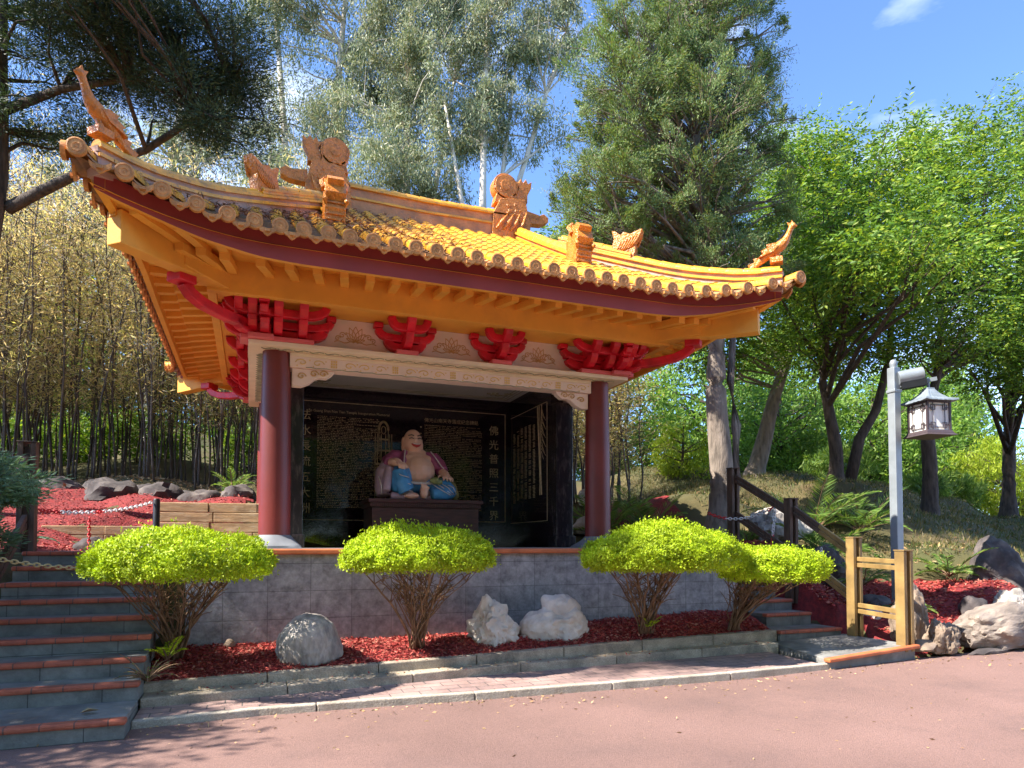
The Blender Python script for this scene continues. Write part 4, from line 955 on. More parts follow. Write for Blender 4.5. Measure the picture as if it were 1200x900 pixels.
# ------------------------------------------------------------------ rocks
def rock(name, label, c, r, m, seed, amp=.22, freq=1.4, pts=None, rz=0., flat=.25, group=None, sub=5, ridged=0.):
    bm = bmesh.new(); bmesh.ops.create_icosphere(bm, subdivisions=sub, radius=1)
    for v in bm.verts:
        p = v.co.copy(); n1 = mnoise.noise(p*freq + Vector((seed*7.1, seed*3.3, seed))); n2 = mnoise.noise(p*freq*2.7+Vector((seed, 9, seed*2))); n3 = mnoise.noise(p*freq*7+Vector((seed, 2, seed)))
        cell = mnoise.cell_vector(p*freq*1.3+Vector((seed, seed, 0)))
        n4 = mnoise.noise(p*freq*16+Vector((seed, 5, 1)))
        k = 1 + amp*n1*1.5 + amp*.6*n2 + amp*.30*n3 + amp*.13*n4 - amp*.35*max(0, .12-abs(n3))*4*(n1 > -.1) + ridged*(abs(n2)-.2)
        if pts: k += pts(p)
        p *= k
        if p.z < -flat: p.z = -flat + (p.z+flat)*.15
        v.co = Vector((p.x*r[0], p.y*r[1], (p.z+flat)*r[2]))
    me = bpy.data.meshes.new(name); bm.to_mesh(me); bm.free(); me.materials.append(m); me.polygons.foreach_set('use_smooth', [True]*len(me.polygons)); me.set_sharp_from_angle(angle=math.radians(38))
    o = bpy.data.objects.new(name, me); COL.objects.link(o); o.location = c; o.rotation_euler = (0, 0, rz)
    return tag(o, label, 'rock', group)
def spike(d, k, w_): 
    d = Vector(d).normalized(); return lambda p: k*max(0, p.normalized().dot(d)-w_)/(1-w_)
rock('boulder', 'rounded grey boulder with white streaks between the first and second lime bushes', (-2.03, -1.52, .27), (.345, .31, .32), M['rock'], 3, .10, 1.0, spike((0, 0, 1), .25, .2), flat=.35)
rock('boulder', 'chunky white boulder standing left of the other white rock', (.14, -1.36, .30), (.29, .25, .35), M['whiterock'], 5, .26, 1.3, lambda p: .25*max(0, p.x)*max(0, -p.z) , flat=.5, ridged=.25)
rock('boulder', 'white boulder with a raised knob leaning right of the other white rock', (1.09, -1.34, .34), (.36, .25, .30), M['whiterock'], 8, .18, 1.3, lambda p: spike((.05, 0, 1), .5, .72)(p)+spike((-1, 0, -.35), .45, .5)(p), flat=.45, ridged=.2)
rock('stone', 'small tan stone at the wall foot beside the leftmost bush', (-2.85, -1.0, .40), (.06, .05, .06), M['brownrock'], 14, .2, flat=.4, sub=3)
for i, (x, y, r_, s_, lb) in enumerate(((-6.05, 5.75, .42, 21, 'leftmost mossy boulder in the row below the bamboo'), (-5.1, 5.5, .60, 22, 'largest round dark boulder in the row below the bamboo'), (-4.3, 5.35, .52, 23, 'dark angular boulder in the middle of the row below the bamboo'),
        (-3.5, 5.05, .44, 24, 'flat faced grey boulder right of middle in the row below the bamboo'), (-2.85, 4.9, .46, 25, 'jagged boulder beside the left column in the row below the bamboo'), (-5.5, 6.5, .5, 26, 'low dark boulder behind the left end of the boulder row'), (-4.7, 6.4, .46, 27, 'dark hump of rock behind the largest boulder of the row'), (-3.9, 6.2, .42, 28, 'dark rock peeping over the middle of the boulder row'), (-3.1, 6.0, .4, 29, 'shadowed rock at the back near the left column'))):
    rock('boulder', lb, (x, y, terrain(x, y)-.08), (r_*.9, r_*.75, r_*.56), M['darkrock'], s_, .24, 1.3, rz=i, group='boulders below the bamboo grove', sub=3)
rock('stone', 'small grey rock lying on red mulch at the top of the left stairs', (-4.75, 1.9, 1.46), (.24, .18, .15), M['darkrock'], 31, .2, sub=3)
rock('stone', 'pale flat stone under the low timber wall at the left landing', (-4.1, 2.3, 1.44), (.2, .14, .1), M['rock'], 33, .2, sub=3)
# right side by the road
rock('boulder', 'long bleached boulder like a fallen log beside the road at right', (7.60, -2.66, .12), (1.10, .40, .40), M['log'], 41, .14, 1.1, flat=.5, rz=.18, ridged=.12)
rock('boulder', 'upright brown angular rock just right of the end handrail post', (6.1, -2.30, .18), (.27, .24, .46), M['brownrock'], 42, .24, 1.2, spike((.2, 0, 1), .25, .4), flat=.5)
rock('boulder', 'tilted brown wedge rock in front of the log-like boulder', (6.15, -2.74, .10), (.30, .20, .28), M['brownrock'], 44, .25, 1.4, flat=.45, rz=.6)
rock('stone', 'flat kerbstone lying along the road edge under the log-like boulder', (6.75, -2.98, .06), (.38, .1, .07), M['darkrock'], 45, .15, sub=3)
rock('stone', 'low broken stone against the foot of the end handrail post', (5.75, -2.78, .14), (.22, .14, .11), M['brownrock'], 46, .25, sub=3)
rock('boulder', 'big dark shaded boulder up the bank at the right edge', (9.6, -1.25, .42), (.55, .45, .72), M['darkrock'], 47, .2, 1.2, spike((0, 0, 1), .2, .4), flat=.4)
rock('boulder', 'pale rounded rock above the log-like boulder at the right edge', (8.45, -2.2, .40), (.30, .24, .32), M['rock'], 48, .18, flat=.4)
rock('stone', 'pale flat stone on the mulch behind the handrail', (6.1, -1.65, .42), (.26, .16, .13), M['whiterock'], 49, .2, sub=3)
rock('stone', 'dark stone on red mulch right of the lamp post', (7.85, -2.0, .48), (.2, .18, .22), M['darkrock'], 50, .22, sub=3)
rock('boulder', 'shaded boulder under the fern by the handrail', (6.55, -.25, .85), (.50, .4, .48), M['darkrock'], 51, .2, flat=.4)
rock('boulder', 'weathered boulder beside the stair chain right of the conifer', (6.9, 1.1, 1.65), (.55, .42, .42), M['rock'], 52, .2, flat=.4)
rock('stone', 'dark stone left of the lamp post foot', (6.55, -1.35, .52), (.26, .2, .2), M['darkrock'], 53, .2, sub=3)
for i, (x, y) in enumerate(((2.9, 3.6), (3.5, 4.1), (4.1, 3.6), (3.2, 5.0), (4.6, 4.4))):
    rock('boulder', ('pale rock seen between wall pillar and right column', 'pale grey rock just right of the right column', 'low light rock on the bed right of the pavilion', 'dim rock farther back behind the right column', 'rock beside the palms right of the pavilion')[i], (x, y, terrain(x, y)), (.42, .34, .32), M['rock' if i % 2 else 'whiterock'], 60+i, .22, rz=i, sub=3)

# ------------------------------------------------------------------ timber sleepers walls at the left landing
def sleepers(name, label, p0, p1, zb, n, h, seed):
    rr = random.Random(seed); o = tag(empty(name, (*p0, zb)), label, 'retaining wall'); d = Vector((p1[0]-p0[0], p1[1]-p0[1], 0)); L_ = d.length; d.normalize(); rot = Matrix.Rotation(math.atan2(d.y, d.x), 3, 'Z')
    for k in range(n):
        mb = MB(); t = -rr.random()*.3
        while t < L_:
            l = rr.uniform(.75, 1.1); a, b_ = max(t, 0), min(t+l, L_)
            if b_-a > .05: mb.box(d*((a+b_)/2)+Vector((rr.uniform(-.006, .006), rr.uniform(-.01, .01), h*(k+.5))), (b_-a-.008, .16, h-.008), rot=rot)
            t += l
        mb.build('sleeper', M['timber'], o, bevel=.01)
    return o
sleepers('retaining_wall', 'tall weathered timber sleeper wall beside the left column', (-4.05, 3.18), (-2.45, 3.02), 1.42, 5, .165, 1)
sleepers('retaining_wall', 'low weathered timber sleeper wall along the red mulch behind the left stairs', (-5.7, 3.28), (-4.10, 3.20), 1.40, 3, .15, 2)
# ------------------------------------------------------------------ handrails
def post(mb_parent, x, y, z0, z1, m, ry=0., w_=.17, d_=.14):
    rot = Matrix.Rotation(ry, 3, 'Z'); mb = MB()
    for s in (-1, 1): mb.box(Vector((x, y, (z0+z1)/2)) + rot @ Vector((s*(w_/2-.028), 0, 0)), (.056, d_, z1-z0), rot=rot)
    mb.box(Vector((x, y, (z0+z1)/2-.02)), (w_-.115, d_*.3, z1-z0-.06), rot=rot); mb.box(Vector((x, y, z1+.011)), (w_+.016, d_+.02, .018), rot=rot)
    return mb.build('post', m, mb_parent, bevel=.005)
def rail(par, a, b_, m, h=.062, th=.045, gap=.085):
    mb = MB()
    for dz in (0, -gap): mb.rect([Vector(a)+Vector((0, 0, dz)), Vector(b_)+Vector((0, 0, dz))], th, h)
    return mb.build('rail', m, par, bevel=.005)
hr = tag(empty('handrail', (5.5, -2, 0)), 'golden and dark timber handrail climbing beside the right stairs', 'handrail')
hr.location = (0, 0, 0)
PR = [(5.40, -2.80, .15, 1.46), (5.52, -1.90, .16, 1.64), (5.52, -.68, .60, 2.28), (5.52, .72, 1.30, 2.92)]
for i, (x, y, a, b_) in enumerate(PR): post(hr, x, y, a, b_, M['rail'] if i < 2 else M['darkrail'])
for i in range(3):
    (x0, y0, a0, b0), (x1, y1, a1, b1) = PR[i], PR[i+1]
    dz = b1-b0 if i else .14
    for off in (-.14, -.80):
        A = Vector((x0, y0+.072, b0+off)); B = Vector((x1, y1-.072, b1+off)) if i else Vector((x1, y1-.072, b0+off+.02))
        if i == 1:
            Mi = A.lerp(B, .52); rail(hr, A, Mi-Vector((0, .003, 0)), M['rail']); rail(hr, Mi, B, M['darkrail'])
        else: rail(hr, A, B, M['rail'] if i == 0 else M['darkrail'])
hl = tag(empty('handrail', (0, 0, 0)), 'dark brown timber handrail along the left stairs', 'handrail')
PL = [(-4.98, -1.62, .55, 2.02), (-5.22, .62, 1.2, 2.80)]
for x, y, a, b_ in PL: post(hl, x, y, a, b_, M['darkrail'], 0, .19, .15)
for off in (-.20, -.92):
    A = Vector((PL[0][0], PL[0][1]+.08, PL[0][3]+off)); B = Vector((PL[1][0], PL[1][1]-.08, PL[1][3]+off)); rail(hl, A, B, M['darkrail'], .075, .05, .10)
    rail(hl, A-Vector((-.12, 1.7, 1.05)), A-Vector((0, .16, .02)), M['darkrail'], .075, .05, .10)
# ------------------------------------------------------------------ chains
def chain(name, label, path, mats, cols, lk=.055, r_=.006, group=None):
    mb = MB(); P = [Vector(p_) for p_ in path]; L_ = [0]
    for a, b_ in zip(P[:-1], P[1:]): L_.append(L_[-1]+(b_-a).length)
    n = int(L_[-1]/(lk*.72))
    for i in range(n):
        t = (i+.5)/n*L_[-1]
        for j in range(len(P)-1):
            if L_[j+1] >= t: d = (P[j+1]-P[j]).normalized(); c = P[j].lerp(P[j+1], (t-L_[j])/(L_[j+1]-L_[j])); break
        a = d.cross(Vector((0, 0, 1))); a = a.normalized() if a.length > 1e-3 else Vector((1, 0, 0)); b_ = d.cross(a)
        s_ = a if i % 2 else b_
        mb.tube([c + d*(lk/2)*math.cos(u) + s_*(lk*.30)*math.sin(u) for u in np.linspace(0, 2*PI, 11)], r_, 5, cols(i/n), False)
    return tag(mb.build(name, mats, smooth=True), label, 'chain', group)
def sag(a, b_, s_, n=18): return [Vector(a).lerp(Vector(b_), t)-Vector((0, 0, s_*4*t*(1-t))) for t in np.linspace(0, 1, n)]
rw = [M['plastic_white'], M['plastic_red']]
chain('chain', 'yellowed chain strung from the left handrail post across the stairs', [(-4.86, -1.72, 1.02), (-4.855, -1.72, 1.2), (-4.86, -1.71, 1.41)] + sag((-4.86, -1.7, 1.42), (-3.75, -1.3, 1.32), .05), M['chain'], lambda u: 0, .06, .0075)
chain('chain', 'red and white plastic chain from the left handrail to the black bollard', sag((-5.35, .5, 2.02), (-4.08, 2.5, 2.20), .12), rw, lambda u: 1 if (u < .28 or .52 < u < .58) else 0, .07, .009)
chain('chain', 'short red plastic chain hanging down over the left landing', [(-4.72, 1.5, 1.92), (-4.72, 1.5, 1.48)], rw, lambda u: 1, .06, .008)
chain('chain', 'red and white plastic chain sagging between the upper right handrail posts', sag((5.1, .9, 2.12), (5.60, -.25, 2.20), .16), rw, lambda u: 1 if u < .25 or u > .85 else 0, .07, .009)
chain('chain', 'white plastic chain with red end hanging from the upper right handrail', [(5.60, -.24, 2.26), (5.56, -.25, 1.9), (5.50, -.26, 1.55)], rw, lambda u: 1 if u > .78 else 0, .07, .009)
chain('chain', 'short white chain hanging below the golden handrail behind the stairs', [(5.62, -1.2, 1.5), (5.62, -1.2, 1.3)], rw, lambda u: 0, .06, .008)
q = MB(); q.lathe([(.05, 0), (.05, .84), (.04, .86), (0.01, .865)], (0, 0, 0), 18); o = q.build('bollard', M['black'], smooth=40); o.location = (-4.02, 2.55, 1.40); tag(o, 'short black bollard holding the red and white chain', 'bollard')
# ------------------------------------------------------------------ lamp post
lp = tag(empty('street_lamp', (7.05, -1.35, .55)), 'grey square lamp post with floodlight and hanging temple lantern', 'street lamp')
q = MB(); q.boxs(-.068, .068, -.068, .068, -.25, 3.86); q.boxs(-.14, .14, -.14, .14, -.2, .05); q.boxs(-.083, .083, -.083, .083, 3.45, 3.50); po = q.build('pole', M['steel'], lp, bevel=.01)
q = MB(); q.lathe([(.05, 3.86), (.055, 3.90), (.06, 3.94), (.04, 3.985), (.005, 4.0)], n=16); q.build('finial', M['steel'], po, smooth=50)
dl = Vector((.55, -.84, 0)).normalized()
dl = Vector((.82, -.57, 0)).normalized()
q = MB(); q.tube([dl*.06+Vector((0, 0, 3.68)), dl*.42+Vector((0, 0, 3.74))], .115, 20); fl = q.build('floodlight', M['steel'], lp, smooth=40)
q = MB(); q.tube([dl*.40+Vector((0, 0, 3.737)), dl*.425+Vector((0, 0, 3.741))], .10, 20); q.build('lens', M['opal'], fl)
q = MB(); q.rect([dl*.10+Vector((0, 0, 3.545)), dl*.46+Vector((0, 0, 3.60))], .16, .10); q.build('gear_box', M['black'], fl)
q = MB(); q.rect([dl*.05+Vector((0, 0, 3.56)), dl*.62+Vector((0, 0, 3.65))], .05, .06); q.tube([dl*.50+Vector((0, 0, 3.64)), dl*.50+Vector((0, 0, 3.48))], .022, 10); q.build('bracket_arm', M['steel'], lp)
lr = empty('lantern_pivot'); bpy.data.objects.remove(lr)
LC = dl*.50; rotL = Matrix.Rotation(math.radians(-12), 3, 'Z'); W_ = lambda p_: LC + rotL @ Vector((p_[0]*.92, p_[1]*.92, 3.49+(p_[2]-3.49)*.92))
q = MB(); vs = []; prof = [(.40, 3.235), (.385, 3.26), (.26, 3.31), (.16, 3.385), (.09, 3.47), (.085, 3.495)]
N4 = 48
for r_, z in prof:
    for k in range(N4):
        a = 2*PI*k/N4+PI/4; c_, s_ = math.cos(a), math.sin(a); kk_ = r_/max(abs(c_), abs(s_))*.80
        vs.append(W_((c_*kk_, s_*kk_, z + (.02 if k % 12 == 0 and r_ > .37 else 0) + (.008 if k % 2 else 0))))
q.add(vs, [(i*N4+k, i*N4+(k+1) % N4, (i+1)*N4+(k+1) % N4, (i+1)*N4+k) for i in range(5) for k in range(N4)] + [tuple(range(N4)), tuple(5*N4+k for k in range(N4))[::-1]])
lro = q.build('lantern_roof', M['lanternroof'], lp)
q = MB()
for a in (-1, 1):
    for b_ in (-1, 1): q.box(W_((a*.215, b_*.215, 2.985)), (.033, .033, .46), rot=rotL)
q.box(W_((0, 0, 3.222)), (.43, .43, .018), rot=rotL); q.box(W_((0, 0, 2.715)), (.48, .48, .046), rot=rotL, taper=.9); q.box(W_((0, 0, 2.67)), (.55, .55, .037), rot=rotL, taper=.86)
for fa in range(4):
    Rf = Matrix.Rotation(fa*PI/2, 3, 'Z'); F_ = lambda x, z: W_(Rf @ Vector((x, -.222, z)))
    T = lambda *p_: q.rect([F_(*u) for u in p_], .010, .010)
    for x in (-.115, .115): T((x, 2.75), (x, 3.21))
    for s in (-1, 1):
        for z, d in ((3.12, -1), (2.83, 1)):
            T((s*.2, z), (s*.115, z)); T((s*.15, z), (s*.15, z+d*.035)); T((s*.15, z+d*.035), (s*.075, z+d*.035)); T((s*.075, z+d*.035), (s*.075, z-d*.05)); T((s*.15, z-d*.0), (s*.15, z-d*.05)); T((s*.15, z-d*.05), (s*.075, z-d*.05))
    T((-.075, 3.165), (.075, 3.165)); T((-.075, 2.785), (.075, 2.785))
q.build('lantern_frame', M['lantern'], lp)
q = MB(); q.box(W_((0, 0, 2.975)), (.38, .38, .43), rot=rotL); q.build('lantern_glass', M['opal'], lp)

# ------------------------------------------------------------------ clipped lime-green bushes
def topiary(label, base, cx_, cy_, zc, rx, ry, rz_, seed, lobes=()):
    global rng
    st = rng; rng = np.random.default_rng(seed)
    o = tag(empty('clipped_bush', base), label, 'bush', 'clipped mushroom-shaped bushes in front of the plinth'); B = Vector(base)
    els = [((cx_, cy_, zc), (rx, ry, rz_))] + list(lobes)
    mb = MB(); rr = random.Random(seed)
    def top(px, py):
        best = None
        for c, r_ in els:
            q_ = ((px-c[0])/r_[0])**2+((py-c[1])/r_[1])**2
            if q_ < 1:
                z = c[2]-.12*r_[2]; best = z if best is None else max(best, z)
        return best
    ns_ = 5
    for k in range(30):
        a = rr.random()*2*PI; d0 = rr.random()**.5
        e_ = els[rr.randrange(len(els))]; tx, ty = e_[0][0]+e_[1][0]*.86*d0*math.cos(a), e_[0][1]+e_[1][1]*.86*d0*math.sin(a)
        z = top(tx, ty) or zc
        s0 = Vector((rr.uniform(-.09, .09), rr.uniform(-.07, .07), -.05)); e1 = Vector((tx, ty, z))-B
        mid1 = s0.lerp(e1, .33)+Vector((rr.uniform(-.06, .06), rr.uniform(-.06, .06), .10)); mid1.x *= .6; mid1.y *= .6; mid2 = s0.lerp(e1, .66)+Vector((rr.uniform(-.06, .06), rr.uniform(-.05, .05), .06))
        pts = []
        for t in np.linspace(0, 1, 9):
            u = 1-t; pts.append(s0*u**3+mid1*3*u*u*t+mid2*3*u*t*t+e1*t**3 + Vector((rr.uniform(-.02, .02), rr.uniform(-.02, .02), 0)))
        r0 = rr.uniform(.007, .019); mb.tube(pts, [r0*(1-.72*i/8) for i in range(9)], 5)
        for b_ in range(7):
            i = rr.randrange(3, 8); p0 = pts[i]; e2 = p0+Vector((rr.uniform(-.2, .2), rr.uniform(-.16, .16), rr.uniform(.06, .2))); mb.tube([p0, p0.lerp(e2, .5)+Vector((0, 0, .02)), e2], [.007, .005, .003], 4)
    mb.build('stems', M['twig'], o, smooth=True)
    C = []; D = []; NV = []
    for c, r_ in els:
        n_ = int(25000*r_[0]*r_[1]/.7)
        u = unit(rng.normal(size=(n_, 3))); u[:, 2] = np.where(u[:, 2] < -.25, -u[:, 2]*.5-.1, u[:, 2]); u = unit(u)
        P = np.array(c) + u*np.array(r_)*np.array([1, 1, 1])
        lump = np.array([mnoise.noise(Vector(p_)*3.2+Vector((seed, 0, 0)))*.09 + mnoise.noise(Vector(p_)*12+Vector((seed, 4, 0)))*.055 for p_ in P])
        P = P + u*(lump[:, None] - .10*(rng.random((n_, 1))**2) + (rng.random((n_, 1)) > .975)*.06); P[:, 2] = np.maximum(P[:, 2], c[2]-r_[2]*.46+rng.random(n_)**2*.14+lump*2.6)
        C.append(P); NV.append(u+np.array([0, 0, .5])); D.append(u*.30 + rng.normal(size=(n_, 3))*.55 + np.array([0, 0, .55]))
        n3 = n_//4; a = rng.random(n3)*2*PI; q_ = np.sqrt(rng.random(n3))*.90; zz = c[2]-r_[2]*.36+rng.random(n3)*.12+.05*(1-q_)
        C.append(np.column_stack([c[0]+r_[0]*q_*np.cos(a), c[1]+r_[1]*q_*np.sin(a), zz])); D.append(rng.normal(size=(n3, 3))+np.array([0, 0, -.1])); NV.append(rng.normal(size=(n3, 3))*.5+np.array([0, 0, 1.]))
    C = np.concatenate(C)-np.array(base); D = np.concatenate(D); NV = np.concatenate(NV)
    # every sprig is a pair of leaves
    V, F = leaf_arrays(np.repeat(C, 2, 0), np.repeat(D, 2, 0)+rng.normal(size=(2*len(D), 3))*.45, rng.uniform(.020, .040, 2*len(C)), rng.uniform(.010, .017, 2*len(C)), .2, np.repeat(NV, 2, 0))
    npobj('crown', npmesh('crown', V, F, LF['topiary']), o)
    rng = st
topiary('widest lime bush beside the left stairs', (-3.38, -1.35, .40), -3.27, -2.0, 1.33, .84, .66, .375, 1)
topiary('lime bush in front of the statue, half in shade, on a bare twisted trunk', (-.83, -1.50, .40), -.86, -1.74, 1.37, .885, .64, .385, 2)
topiary('large domed lime bush in front of the right column with two thin stems', (2.20, -1.60, .44), 2.20, -2.12, 1.38, 1.04, .70, .45, 3, [((1.84, -2.1, 1.35), (.76, .64, .38))])
topiary('smallest lime bush leaning over the right stairs', (3.60, -1.6, .42), 3.86, -2.12, 1.18, .75, .60, .355, 4)
# ------------------------------------------------------------------ trees
def foliage(style, C, R_, N, ln, wd):
    """C clump centres (n,3), R_ clump radii (n,3), N leaves per clump -> leaf mesh arrays"""
    n = len(C); P = np.repeat(C, N, 0); RR_ = np.repeat(R_, N, 0); m_ = len(P); g = rng.normal(size=(m_, 3))
    if style == 'spray':                                      # conifer: feathery sprays rising outwards
        D0 = unit(np.repeat(unit(rng.normal(size=(n, 3))*.55 + np.array([0, 0, .75])), N, 0))
        t = rng.random((m_, 1)); P = P + D0*(t-.3)*RR_*1.9 + g*RR_*.30*(1.15-t); D = D0*1.0 + unit(g)*.75
    elif style == 'needle':
        P = P + g*RR_*.5*np.array([1, 1, .55]); D = unit(g)*np.array([1, 1, .5]) + np.array([0, 0, .12])
    elif style == 'droop':                                    # gum leaves hang straight down
        t = rng.random((m_, 1)); P = P + g*RR_*.36 - np.array([0, 0, 1.])*t*RR_*.5; D = rng.normal(size=(m_, 3))*.62 + np.array([0, 0, -1.])
    elif style == 'pinnate':                                  # compound leaves: leaflets along a stalk
        k = 9; q = m_//k; P0 = np.repeat(C, max(1, N//k), 0); q = len(P0); Rq = np.repeat(R_, max(1, N//k), 0); g = rng.normal(size=(q, 3))
        P0 = P0 + g*Rq*.52; D0 = unit(unit(g)*np.array([1, 1, .3]) + rng.normal(size=(q, 3))*.35 + np.array([0, 0, -.10])); S0 = unit(np.cross(D0, np.array([0, 0, 1.])+rng.normal(size=(q, 3))*.2))
        Ls = []; Ds = []; stalk = ln[1]*3.2
        for j in range(k):
            s_ = (j//2+1)/5; side = 0 if j == k-1 else (1 if j % 2 else -1)
            Ls.append(P0 + D0*stalk*s_ + np.array([0, 0, -.10])*stalk*s_*s_); Ds.append(D0*(.7 if side else 1) + S0*side*.85 + np.array([0, 0, -.15]))
        P = np.concatenate(Ls); D = np.concatenate(Ds) + rng.normal(size=(q*k, 3))*.12
    else:
        P = P + g*RR_*.5; D = unit(g) + rng.normal(size=(m_, 3))*.5
    return leaf_arrays(P, D, rng.uniform(*ln, len(P)), rng.uniform(*wd, len(P)), .2)
def tree(name, label, cat, trunk, r0, ells, nc, nl, cr, ln, wd, style, bark, leafm, group=None, seed=1, shell=.45, extra=(), flat=.8, limb=.30, tr_min=.25, kids=2, rbr=.5):
    global rng
    st = rng; rng = np.random.default_rng(seed); rr = random.Random(seed)
    base = Vector(trunk[0]); o = tag(empty(name, base), label, cat, group)
    T = [Vector(p_)-base for p_ in trunk]
    # smooth trunk with a flared foot
    pts = []
    for i in range(len(T)-1):
        for t in np.linspace(0, 1, 6, endpoint=False):
            a, b_ = T[i], T[i+1]; p0 = T[max(i-1, 0)]; p3 = T[min(i+2, len(T)-1)]
            pts.append(.5*((2*a)+(b_-p0)*t+(2*p0-5*a+4*b_-p3)*t*t+(3*a-3*b_+p3-p0)*t**3))
    pts.append(T[-1]); n = len(pts)
    rad = [r0*(1-.80*(i/(n-1))**1.15)*(1+.55*max(0, 1-i/3.) ) for i in range(n)]; pts[0] = pts[0]-Vector((0, 0, .4))
    mb = MB(); mb.tube(pts, rad, 12)
    for path, ra, rb in extra:
        P_ = [Vector(p_)-base for p_ in path]; mb.tube(P_, np.linspace(ra, rb, len(P_)), 9)
    vol = np.array([e_[1][0]*e_[1][1]*e_[1][2] for e_ in ells])**.8; pr = vol/vol.sum(); C = []
    for k in range(nc):
        c, r_ = ells[int(rng.choice(len(ells), p=pr))]; p_, _ = blob_pts(1, c, r_, shell); C.append(p_[0])
    C = np.array(C)
    src = [(pts[i], rad[i]) for i in range(n) if i/(n-1) >= tr_min]
    for path, ra, rb in extra:
        P_ = [Vector(p_)-base for p_ in path]; src += [(p_, ra+(rb-ra)*i/len(P_)) for i, p_ in enumerate(P_) if i >= 1]
    for c in C:
        cc = Vector(c)-base; best = min(src, key=lambda s_: (s_[0]-cc).length + 1.1*max(0, s_[0].z-(cc.z-.35*(s_[0].xy-cc.xy).length)))
        s0, rs = best; d = cc-s0; L_ = d.length
        if L_ < .15 or rr.random() > limb*2.2 : continue
        m1 = s0+d*.4+Vector((rr.uniform(-1, 1), rr.uniform(-1, 1), rr.uniform(-.3, 1)))*L_*.11; m2 = s0+d*.75+Vector((rr.uniform(-1, 1), rr.uniform(-1, 1), rr.uniform(-.5, .8)))*L_*.08
        ra = min(rs*.62, .012+.014*L_*rbr*2)
        mb.tube([s0, m1, m2, cc], [ra, ra*.7, ra*.42, ra*.14], 6, 0, False)
        for _ in range(kids):
            e_ = cc+Vector((rr.uniform(-1, 1), rr.uniform(-1, 1), rr.uniform(-.6, .9)))*cr*1.1; mb.tube([m2, m2.lerp(e_, .5)+Vector((0, 0, .05)), e_], [ra*.34, ra*.22, ra*.08], 4, 0, False)
    mb.build('trunk', bark, o, smooth=True)
    Rc = (cr*rng.uniform(.6, 1.35, (len(C), 1)))*np.array([[1, 1, flat]])
    V, F = foliage(style, C-np.array(base), Rc, nl, ln, wd); npobj('crown', npmesh('crown', V, F, leafm), o)
    rng = st; return o

G_ = lambda x, y: terrain(x, y)
# the big cypress right of the pavilion
tree('cypress_tree', 'tall dark olive cypress with a split grey trunk beside the right end of the roof', 'tree', [(6.02, 1.72, 1.7), (6.05, 1.72, 3.0), (5.93, 1.70, 4.4), (5.92, 1.69, 5.8), (5.7, 1.7, 8), (5.4, 1.7, 10.5), (5.2, 1.7, 13.5)], .26,
     [((5.1, 1.85, 9.4), (1.9, 1.7, 2.6)), ((3.75, 1.95, 8.0), (1.15, 1.2, 1.5)), ((5.25, 1.7, 12.4), (1.5, 1.4, 1.8)), ((6.7, 1.7, 8.9), (1.0, 1.2, 2.2)), ((6.4, 1.6, 11.3), (1.0, 1.0, 1.7)), ((4.2, 1.9, 10.6), (1.2, 1.2, 1.8)), ((6.1, 1.6, 7.0), (1.7, 1.2, .8))],
     820, 430, .36, (.035, .08), (.011, .020), 'spray', M['greybark'], LF['conifer'], seed=3, shell=.35, extra=[([(6.08, 1.68, 1.9), (6.30, 1.62, 2.8), (6.33, 1.60, 3.9), (6.2, 1.6, 4.8), (6.35, 1.6, 6.6)], .15, .05)], rbr=.6)
# leafy green trees on the slope at right
ASH = dict(ln=(.09, .15), wd=(.035, .055), style='pinnate', bark=M['bark'], leafm=LF['ash'], group='leafy green trees on the slope at right')
tree('ash_tree', 'leafy tree with a forked dark trunk behind the palms at right', 'tree', [(10.95, 3.55, 3.0), (10.93, 3.5, 3.9), (10.75, 3.55, 5.0), (10.65, 3.6, 6.2), (11.3, 3.6, 9.5)], .19,
     [((11.7, 3.6, 9.6), (2.3, 2.0, 2.2)), ((10.9, 3.5, 7.0), (2.0, 1.7, 1.2)), ((10.7, 4.2, 11.2), (1.2, 1.2, 1.0)), ((12.6, 3.2, 11.4), (1.3, 1.2, 1.1)), ((9.0, 1.3, 7.5), (1.5, 1.6, .9)), ((8.7, -.1, 7.0), (1.2, 1.1, .8)), ((9.8, .6, 8.8), (1.2, 1.3, 1.0))], 185, 320, .72, seed=11, shell=.3, flat=.45, extra=[([(11.3, 3.45, 3.05), (11.55, 3.35, 4.2), (11.9, 3.15, 4.9), (12.2, 3.0, 6.2), (12.4, 3.0, 8.2)], .15, .06)], **ASH)
tree('ash_tree', 'leafy tree on a straight dark trunk behind the hanging lantern', 'tree', [(13.15, 2.75, 2.0), (13.18, 2.72, 3.4), (13.1, 2.7, 4.8), (13.6, 2.7, 6.4), (14.2, 3, 10.5)], .21,
     [((14.4, 3.0, 9.6), (2.5, 2.0, 2.3)), ((13.4, 2.3, 6.7), (2.2, 1.7, 1.0)), ((14.9, 3.0, 12.0), (1.3, 1.2, 1.1)), ((15.9, 2.9, 7.6), (1.6, 1.4, 1.2))], 130, 320, .74, seed=12, shell=.3, flat=.45, **ASH)
tree('ash_tree', 'tall leafy tree at the far right edge with a slim trunk', 'tree', [(20.2, 5.4, 2.0), (20.25, 5.35, 4.4), (19.6, 4.8, 7.0), (19, 4, 11.5)], .24,
     [((18.4, 3.4, 10.6), (2.6, 2.2, 2.9)), ((17.2, 2.7, 6.9), (2.0, 1.6, 1.3)), ((19.9, 4.2, 8.0), (2.2, 1.8, 1.8)), ((18.3, 3.2, 13.6), (1.5, 1.3, 1.2))], 130, 310, .8, seed=13, shell=.3, flat=.45, **ASH)
